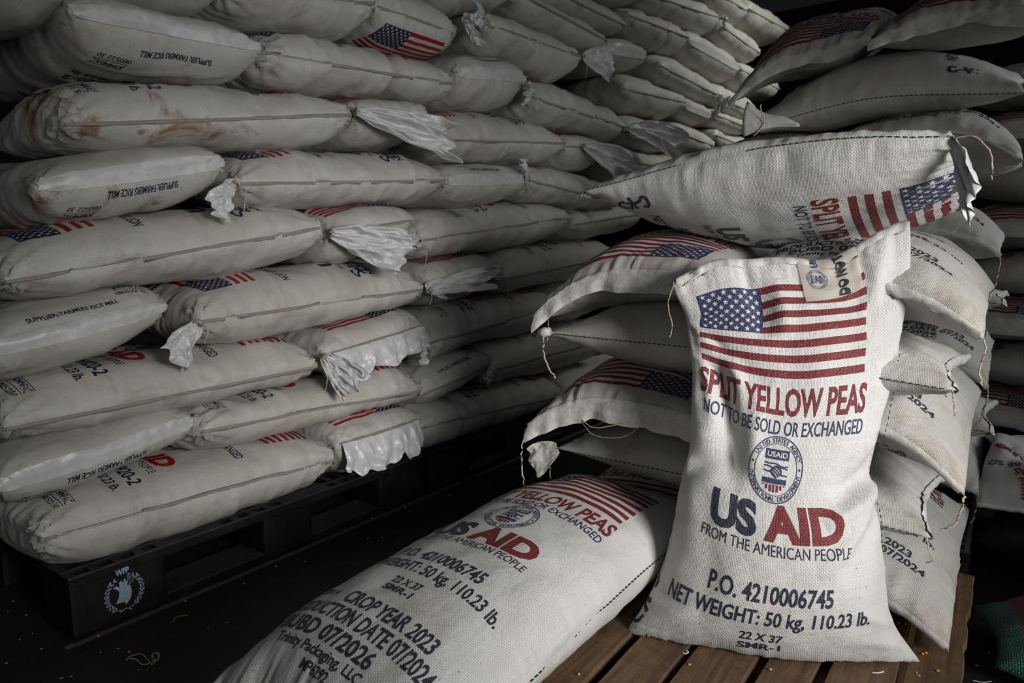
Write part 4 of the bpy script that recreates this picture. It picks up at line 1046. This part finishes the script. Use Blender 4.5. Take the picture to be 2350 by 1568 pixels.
# a sack behind the top one whose stiff empty mouth stands up
Q1 = pile_end('white pea sack behind the top sack, its empty mouth standing up lit', 0.86, 1.24, 1.27, 1.95, 1.02, 0.16, 0, 0.02, 0.0, [('peas', 0)], nu=60, nv=40)
G = []
pts_b = [at(x, y, y=1.22) for x, y in ((1705, 315), (1745, 300), (1790, 290), (1835, 288))]
pts_t = [at(x, y, y=1.25) for x, y in ((1715, 232), (1752, 258), (1795, 266), (1832, 282))]
bt, tt = curve_pts(pts_b, 14), curve_pts(pts_t, 14)
for k in range(8):
    u = k / 7.0; G.append(bt * (1 - u) + tt * u + np.stack([0 * bt[:, 0], -0.02 * math.sin(u * 3.1) * np.cos(np.linspace(0, 2, 14)), 0 * bt[:, 0]], 1))
b_ = MB(); b_.grid(G); mo = part(Q1, b_, 'open_mouth', [M_PTAPE]); md = mo.modifiers.new('film', 'SOLIDIFY'); md.thickness = 0.003
s0 = [at(x, y, y=1.215) for x, y in ((1745, 240), (1748, 262), (1753, 280), (1742, 300), (1730, 312))]
string(Q1, s0, 0.0016, 'hem_stitching')

# ------------------------------------------------------------------ second pile, on the plastic pallet behind
G2 = 'pea sacks on the second pile'
LOW = dict(nu=70, nv=44)
zz = 0.155
for k, (lab, kind) in enumerate((('bottom', 'e'), ('second', 'c'), ('third', 'e'), ('fourth', 'c'), ('fifth', 'e'))):
    z = 0.25 + k * 0.175
    if kind == 'e':
        for xl, xr, sd, m in ((0.80, 1.225, 'left', 0), (1.235, 1.66, 'right', 1)):
            S = pile_end('white pea sack, %s half of the %s layer of the second pile' % (sd, lab), xl, xr, 1.62, 2.36, z, 0.19, m, (0.06 if k else 0) if sd == 'left' else 0, (0.06 if k else 0) if sd == 'right' else 0, [('peas', 0)], group=G2, **LOW)
            end_tape(S, 'b0', top=0.01, bot=0.008, mat=M_PTAPE, name='hem', wav=1.3)
            if sd == 'right': corner_string(S, 1, 0, [(0, -.004, -.04), (-.008, -.004, -.09), (-.03, 0, -.13)], 0.002)
    else:
        S = pile_cross('white pea sack lying crosswise, %s layer of the second pile' % lab, 0.83, 1.665, 1.62, z, 0.46, 0.185, zr=z - 0.015, group=G2, **LOW); stitches(S, 'a1')
        end_tape(S, 'b1', top=0.012, bot=0.008, mat=M_PTAPE, name='hem', wav=1.4)
T4L = pile_end('white pea sack with faint packaging print, left under the marked sack', 0.84, 1.25, 1.58, 2.32, 1.205, 0.17, 1, 0.03, 0.05, [('peas', 0)], group=G2, **LOW)
T4R = pile_end('white pea sack printed MP6292, right under the marked sack', 1.235, 1.69, 1.55, 2.32, 1.215, 0.19, 1, 0.02, 0.10, [('peas', 0)], group=G2, **LOW)
seam_lip(T4L, 'b0', 0.006, M_PTAPE, name='hem'); seam_lip(T4R, 'b0', 0.006, M_PTAPE, name='hem')
# the marked crosswise sack, face tilted to the front
_c0, _c1 = V(0.985, 1.80, 1.320), V(1.665, 1.80, 1.345); _w = V(0, -0.215, -0.055)
T3 = sack('pea_sack', PO, [(0, _c0, _w, V(0, -.02, .085), V(0, .01, -.07)), (0.5, (_c0 + _c1) / 2 + V(0, 0, .040), _w, V(0, -.02, .105), V(0, .01, -.08)), (1, _c1, _w, V(0, -.02, .095), V(0, .02, -.05))],
          nu=90, nv=60, mouth=0, print_shift=0.06, print_off=-0.10, pe=2.5, qe=1.6, px=2.5, qx=1.7, seed=51, lump=0.006, side=0.003, pleat=(0.005, 0.006), prints=[('peas', 0)], endc=(0.03, 0.03))
tag(T3['o'], 'white pea sack with a hand-brushed mark, lying crosswise high on the second pile', 'sack', G2)
stitches(T3, 'a1')
T1 = pile_end('white pea sack with a slanting striped flag, top left of the second pile', 0.945, 1.33, 1.58, 2.20, 1.455, 0.18, 0, 0.10, -0.035, [('peas', 0)], z1=1.66, group=G2, **LOW)
end_tape(T1, 'b0', top=0.008, bot=0.006, mat=M_PTAPE, hang=0.022, name='hem', wav=0.9)
T2 = pile_end('white pea sack with a ruffled hem, top right of the second pile', 1.325, 1.72, 1.56, 2.25, 1.490, 0.18, 0, 0.03, 0.05, [('peas', 0)], z1=1.66, group=G2, **LOW)
end_tape(T2, 'b0', top=0.008, bot=0.006, mat=M_PTAPE, hang=0.02, name='hem', wav=1.4)
tp = T3['Pt'][-2, -3]; tail(T3, tp + V(.0, -.01, .03), (0.8, -0.1, 0.6), 0.09, 0.10, 0.2, 61, M_LINER, 'open_mouth', crum=0.02)

# ------------------------------------------------------------------ third pile, far right
G3 = 'pea sacks on the far right pile'
for k in range(8):
    z = 0.28 + k * 0.175
    lab = ORD[k]
    if k % 2 == 0:
        for xl, xr, sd in ((1.46, 1.88, 'left'), (1.90, 2.34, 'right')):
            S = pile_end('white pea sack, %s half of the %s layer of the far right pile' % (sd, lab), xl, xr, 2.50 - 0.03 * (k % 3), 3.25, z, 0.19, 0, 0.06, 0.05, [('peas', 0)], group=G3, nu=44, nv=28)
            end_tape(S, 'b0', top=0.02, bot=0.01, mat=M_PTAPE, hang=0.03, name='hem', wav=1.5)
    else:
        S = pile_cross('white pea sack lying crosswise, %s layer of the far right pile' % lab, 1.48, 2.31, 2.50, z, 0.46, 0.185, group=G3, prints=[('peas', 0)], nu=44, nv=28)
plastic_pallet(2.49, 1.10, 2.36, 0.95, 0.155, 'black plastic pallet under the far right pile')

# ------------------------------------------------------------------ things on the floor at the right
def rag(name, label, pts, mats, cat, seed, lift=0.05, n=26, art=None):
    """an empty, crumpled sack thrown on the floor: a bilinear sheet with folds"""
    p = [V(*q) for q in pts]; u = np.linspace(0, 1, n)[:, None, None]; v = np.linspace(0, 1, n)[None, :, None]
    G = p[0] * (1 - u) * (1 - v) + p[1] * (1 - u) * v + p[2] * u * v + p[3] * u * (1 - v)
    uu, vv = u[..., 0] + 0 * v[..., 0], v[..., 0] + 0 * u[..., 0]
    h = lift * (0.5 + 0.5 * ridged(uu * 2.3, vv * 3.1, seed, 3)) * np.sin(np.clip(uu, 0.02, .98) * math.pi) ** 0.5
    G = G + np.stack([0.02 * vnoise(uu * 4, vv * 4, seed), 0.02 * vnoise(uu * 4, vv * 4, seed + 2), h], -1)
    G2_ = G.copy(); G2_[..., 2] = np.maximum(G[..., 2] - 0.012, 0.003)
    nn = n * n; ix = np.arange(nn).reshape(n, n); F = []
    q = np.stack([ix[:-1, :-1], ix[:-1, 1:], ix[1:, 1:], ix[1:, :-1]], -1).reshape(-1, 4); F += q[:, ::-1].tolist() + (q + nn).tolist()
    rim = list(ix[0, :]) + list(ix[1:, -1]) + list(ix[-1, -2::-1]) + list(ix[-2:0, 0])
    F += [(int(a), int(b), int(b + nn), int(a + nn)) for a, b in zip(rim, rim[1:] + rim[:1])]
    Vv = np.concatenate([G.reshape(-1, 3), G2_.reshape(-1, 3)]); UV = np.stack([(vv - .5) * 0.56, uu * 0.94], -1).reshape(-1, 2); UV = np.concatenate([UV, UV]); M = [0] * len(F)
    if art:
        bm = bmesh.new(); vs = [bm.verts.new(((x / 0.56 + .5) * (n - 1), y / 0.94 * (n - 1), l)) for (x, y), l in zip(art.v, art.l)]
        for f, m in zip(art.f, art.m): bm.faces.new([vs[i] for i in f]).material_index = m
        for ax in (0, 1):
            for i in range(n):
                co = [0, 0, 0]; co[ax] = i + 1e-4; no = [0, 0, 0]; no[ax] = 1
                bmesh.ops.bisect_plane(bm, geom=bm.verts[:] + bm.edges[:] + bm.faces[:], dist=1e-6, plane_co=co, plane_no=no)
        bm.verts.index_update(); co = np.array([w.co[:] for w in bm.verts]); fj, fi = np.clip(co[:, 0], 0, n - 1.001), np.clip(co[:, 1], 0, n - 1.001)
        i0, j0 = fi.astype(int), fj.astype(int); a, b = (fi - i0)[:, None], (fj - j0)[:, None]
        P = G[i0, j0] * (1 - a) * (1 - b) + G[i0 + 1, j0] * a * (1 - b) + G[i0, j0 + 1] * (1 - a) * b + G[i0 + 1, j0 + 1] * a * b; P[:, 2] += 0.002
        base = len(Vv); Vv = np.concatenate([Vv, P]); UV = np.concatenate([UV, np.stack([(fj / (n - 1) - .5) * 0.56, fi / (n - 1) * 0.94], 1)])
        F += [tuple(w.index + base for w in f.verts) for f in bm.faces]; M += [f.material_index for f in bm.faces]; bm.free()
    o = mesh_obj(name, Vv, F, mats, M, UV, True, None, V(*np.mean(p, 0)) * V(1, 1, 0)); return tag(o, label, cat)
ra = Art(); ra.flag(-0.175, 0.058, 0.335, 0.18, 1, 2, 0); ra.text('SPLIT YELLOW PEAS', 0, 0.277, 0.35, 0.042, 1, 0.028); ra.text('NOT TO BE SO', 0.115, 0.33, 0.30, 0.040, 2, 0.02); ra.seal(0, 0.42, 0.063, 1, 2, 0)
ra.text('US', 0.04, 0.50, 0.10, 0.062, 2, 0.05); ra.text('AID', 0.185, 0.50, 0.16, 0.062, 1, 0.05); ra.text('FROM THE AMERICAN PEOPLE', 0.12, 0.57, 0.285, 0.02, 2)
rag('empty_sack', 'empty printed white sack thrown over a black bundle at the right edge', [(2.02, 1.50, 0.235), (1.670, 1.58, 0.215), (1.662, 2.22, 0.26), (2.06, 2.15, 0.30)], PS[:3], 'sack', 5, 0.06, art=ra)
bd = sack('dark_bundle', [simple('bundle_black', (0.012, 0.012, 0.013), 0.7, 0.3, 0.3, 20)], [(0, V(1.70, 1.92, 0.105), V(.03, .30, 0), V(0, 0, .105), V(0, 0, -.10)), (1, V(2.30, 1.84, 0.105), V(.03, .30, 0), V(0, 0, .105), V(0, 0, -.10))], nu=40, nv=30, seed=88, lump=0.012, pe=4, px=4)
tag(bd['o'], 'black bundle on the floor under the empty printed sack', 'bundle')  # plain black heap that holds up the empty sack

def mesh_sack_mat():
    k = NT('green_red_white_woven_stripes'); uv, chk, hump, sep = weave_nodes(k, 0.006, 0.005)
    f = k.math('FRACT', k.math('MULTIPLY', sep.outputs[1], 5.5))
    col = k.ramp(f, [(0.0, (0.02, 0.13, 0.11)), (0.36, (0.02, 0.13, 0.11)), (0.38, (0.14, 0.035, 0.05)), (0.62, (0.14, 0.035, 0.05)), (0.64, (0.42, 0.40, 0.37)), (0.98, (0.42, 0.40, 0.37))])
    col = k.mix(k.math('MULTIPLY', k.math('GREATER_THAN', chk, 0.55), 0.55), col, (0.45, 0.46, 0.44))
    k.link(col, k.b.inputs['Base Color']); k.b.inputs['Roughness'].default_value = 0.5; k.link(k.bump(hump, 0.8, 0.002), k.b.inputs['Normal'])
    return k.m
M_MESH = mesh_sack_mat()
c = at(2268, 1440, z=0.07)
ms = sack('striped_woven_sack', [M_MESH], [(0, c + V(0.0, -.0, -.02), V(0.03, -.13, 0), V(0, 0, .06), V(0, 0, -.05)), (0.5, c + V(.30, .06, .02), V(0.03, -.2, 0), V(0, 0, .14), V(0, 0, -.09)), (1, c + V(.62, .16, .02), V(0.03, -.2, 0), V(0, 0, .12), V(0, 0, -.08))],
          nu=50, nv=36, seed=77, lump=0.012, wf=0.5, lf=0.75)
tag(ms['o'], 'green, red and white striped woven sack on the floor at the right edge', 'sack')

# ------------------------------------------------------------------ spilled peas, rice and thread
rs = random.Random(12)
def pea_mesh(mat, rx, ry, rz, name):
    bm = bmesh.new(); bmesh.ops.create_icosphere(bm, subdivisions=2, radius=1)
    for v in bm.verts: v.co = (v.co.x * rx, v.co.y * ry, (v.co.z if v.co.z > 0 else v.co.z * 0.35) * rz + rz * 0.35)
    me = bpy.data.meshes.new(name); bm.to_mesh(me); bm.free(); me.materials.append(mat)
    me.polygons.foreach_set('use_smooth', np.ones(len(me.polygons), bool)); return me
ME_PEA = pea_mesh(M_PEAS, 0.0034, 0.003, 0.0026, 'split_pea'); ME_RICE = pea_mesh(M_GRAIN, 0.0036, 0.001, 0.001, 'rice_grain')
def crumb(me, name, loc, label, cat, group):
    o = bpy.data.objects.new(name, me); C.objects.link(o); o.location = loc; o.rotation_euler = (0, 0, rs.uniform(0, 6)); tag(o, label, cat, group)
GP = 'yellow split peas spilled by the wooden pallet'; GL = 'yellow split peas spilled along the aisle floor'; GR = 'pale rice grains scattered on the aisle floor'
for px_, py_ in ((1328, 1549), (1582, 1527), (1768, 1538), (2125, 1500), (2062, 1431), (2078, 1433), (2152, 1541), (2117, 1502)):
    crumb(ME_PEA, 'split_pea', at(px_, py_, z=0.1265), 'yellow split pea on a wooden slat in front of the upright sack', 'pea', GP)
for px_, py_ in ((2300, 1477), (2241, 1529), (2345, 1460), (2270, 1500)):
    crumb(ME_PEA, 'split_pea', at(px_, py_, z=0.0005), 'yellow split pea on the floor right of the wooden pallet', 'pea', 'yellow split peas on the floor at the right')
for px_, py_ in ((296, 1498), (853, 1191), (1033, 1137), (660, 1253), (634, 1301), (845, 1237), (876, 1235), (425, 1381), (226, 1461), (560, 1340), (930, 1165), (700, 1290)):
    crumb(ME_PEA, 'split_pea', at(px_, py_, z=0.0005), 'yellow split pea on the dark aisle floor along the long pallet', 'pea', GL)
for px_, py_ in ((318, 1538), (45, 1468), (18, 1403), (60, 1412), (75, 1454), (230, 1498), (271, 1489), (338, 1538), (163, 1553), (15, 1523), (95, 1490), (30, 1380), (478, 1442), (520, 1430), (140, 1557)):
    crumb(ME_RICE, 'rice_grain', at(px_, py_, z=0.0005), 'pale rice grain on the dark floor near the WFP corner', 'grain', GR)
def bit(name, px_pts, z, r, mat, label, cat, group=None, n=20, curl=0.0):
    pts = curve_pts([at(a, b, z=z + r) for a, b in px_pts], n)
    b = MB(); b.tube(pts, r, 5); o = b.build(name, [mat], None, pts.mean(0) * V(1, 1, 0) + V(0, 0, z)); return tag(o, label, cat, group)
bit('knotted_string', [(290, 1517), (297, 1508), (322, 1501), (336, 1511), (345, 1521), (349, 1526), (358, 1517), (350, 1505), (362, 1498), (366, 1510), (352, 1516), (349, 1503), (360, 1500), (364, 1514), (350, 1520), (328, 1526), (312, 1514), (296, 1512)], 0.001, 0.0012, M_STRING, 'tangled beige string on the floor below the WFP corner', 'string', n=90)
bit('orange_peel_strip', [(397, 1428), (402, 1420), (415, 1414), (432, 1413)], 0.001, 0.0020, simple('dull_orange_strip', (0.30, 0.15, 0.05), 0.7), 'thin curled orange strip on the aisle floor', 'strip')
GT = 'white thread scraps on the slats'
bit('thread_scrap', [(2001, 1544), (2014, 1545), (2028, 1542)], 0.1255, 0.0014, M_THREAD, 'straight white thread scrap on a wooden slat', 'thread', GT)
bit('thread_scrap', [(2102, 1543), (2107, 1550), (2112, 1552)], 0.1255, 0.0009, M_THREAD, 'short curled white thread scrap on the rightmost slat', 'thread', GT)
bit('thread_scrap', [(1566, 1497), (1572, 1501), (1580, 1497), (1575, 1494)], 0.1255, 0.0011, M_THREAD, 'white thread scrap by a slat gap under the upright sack', 'thread', GT)
bit('thread_scrap', [(2232, 1562), (2255, 1566), (2275, 1564)], 0.0005, 0.0012, M_THREAD, 'pale thread scrap on the floor at the bottom right', 'thread')
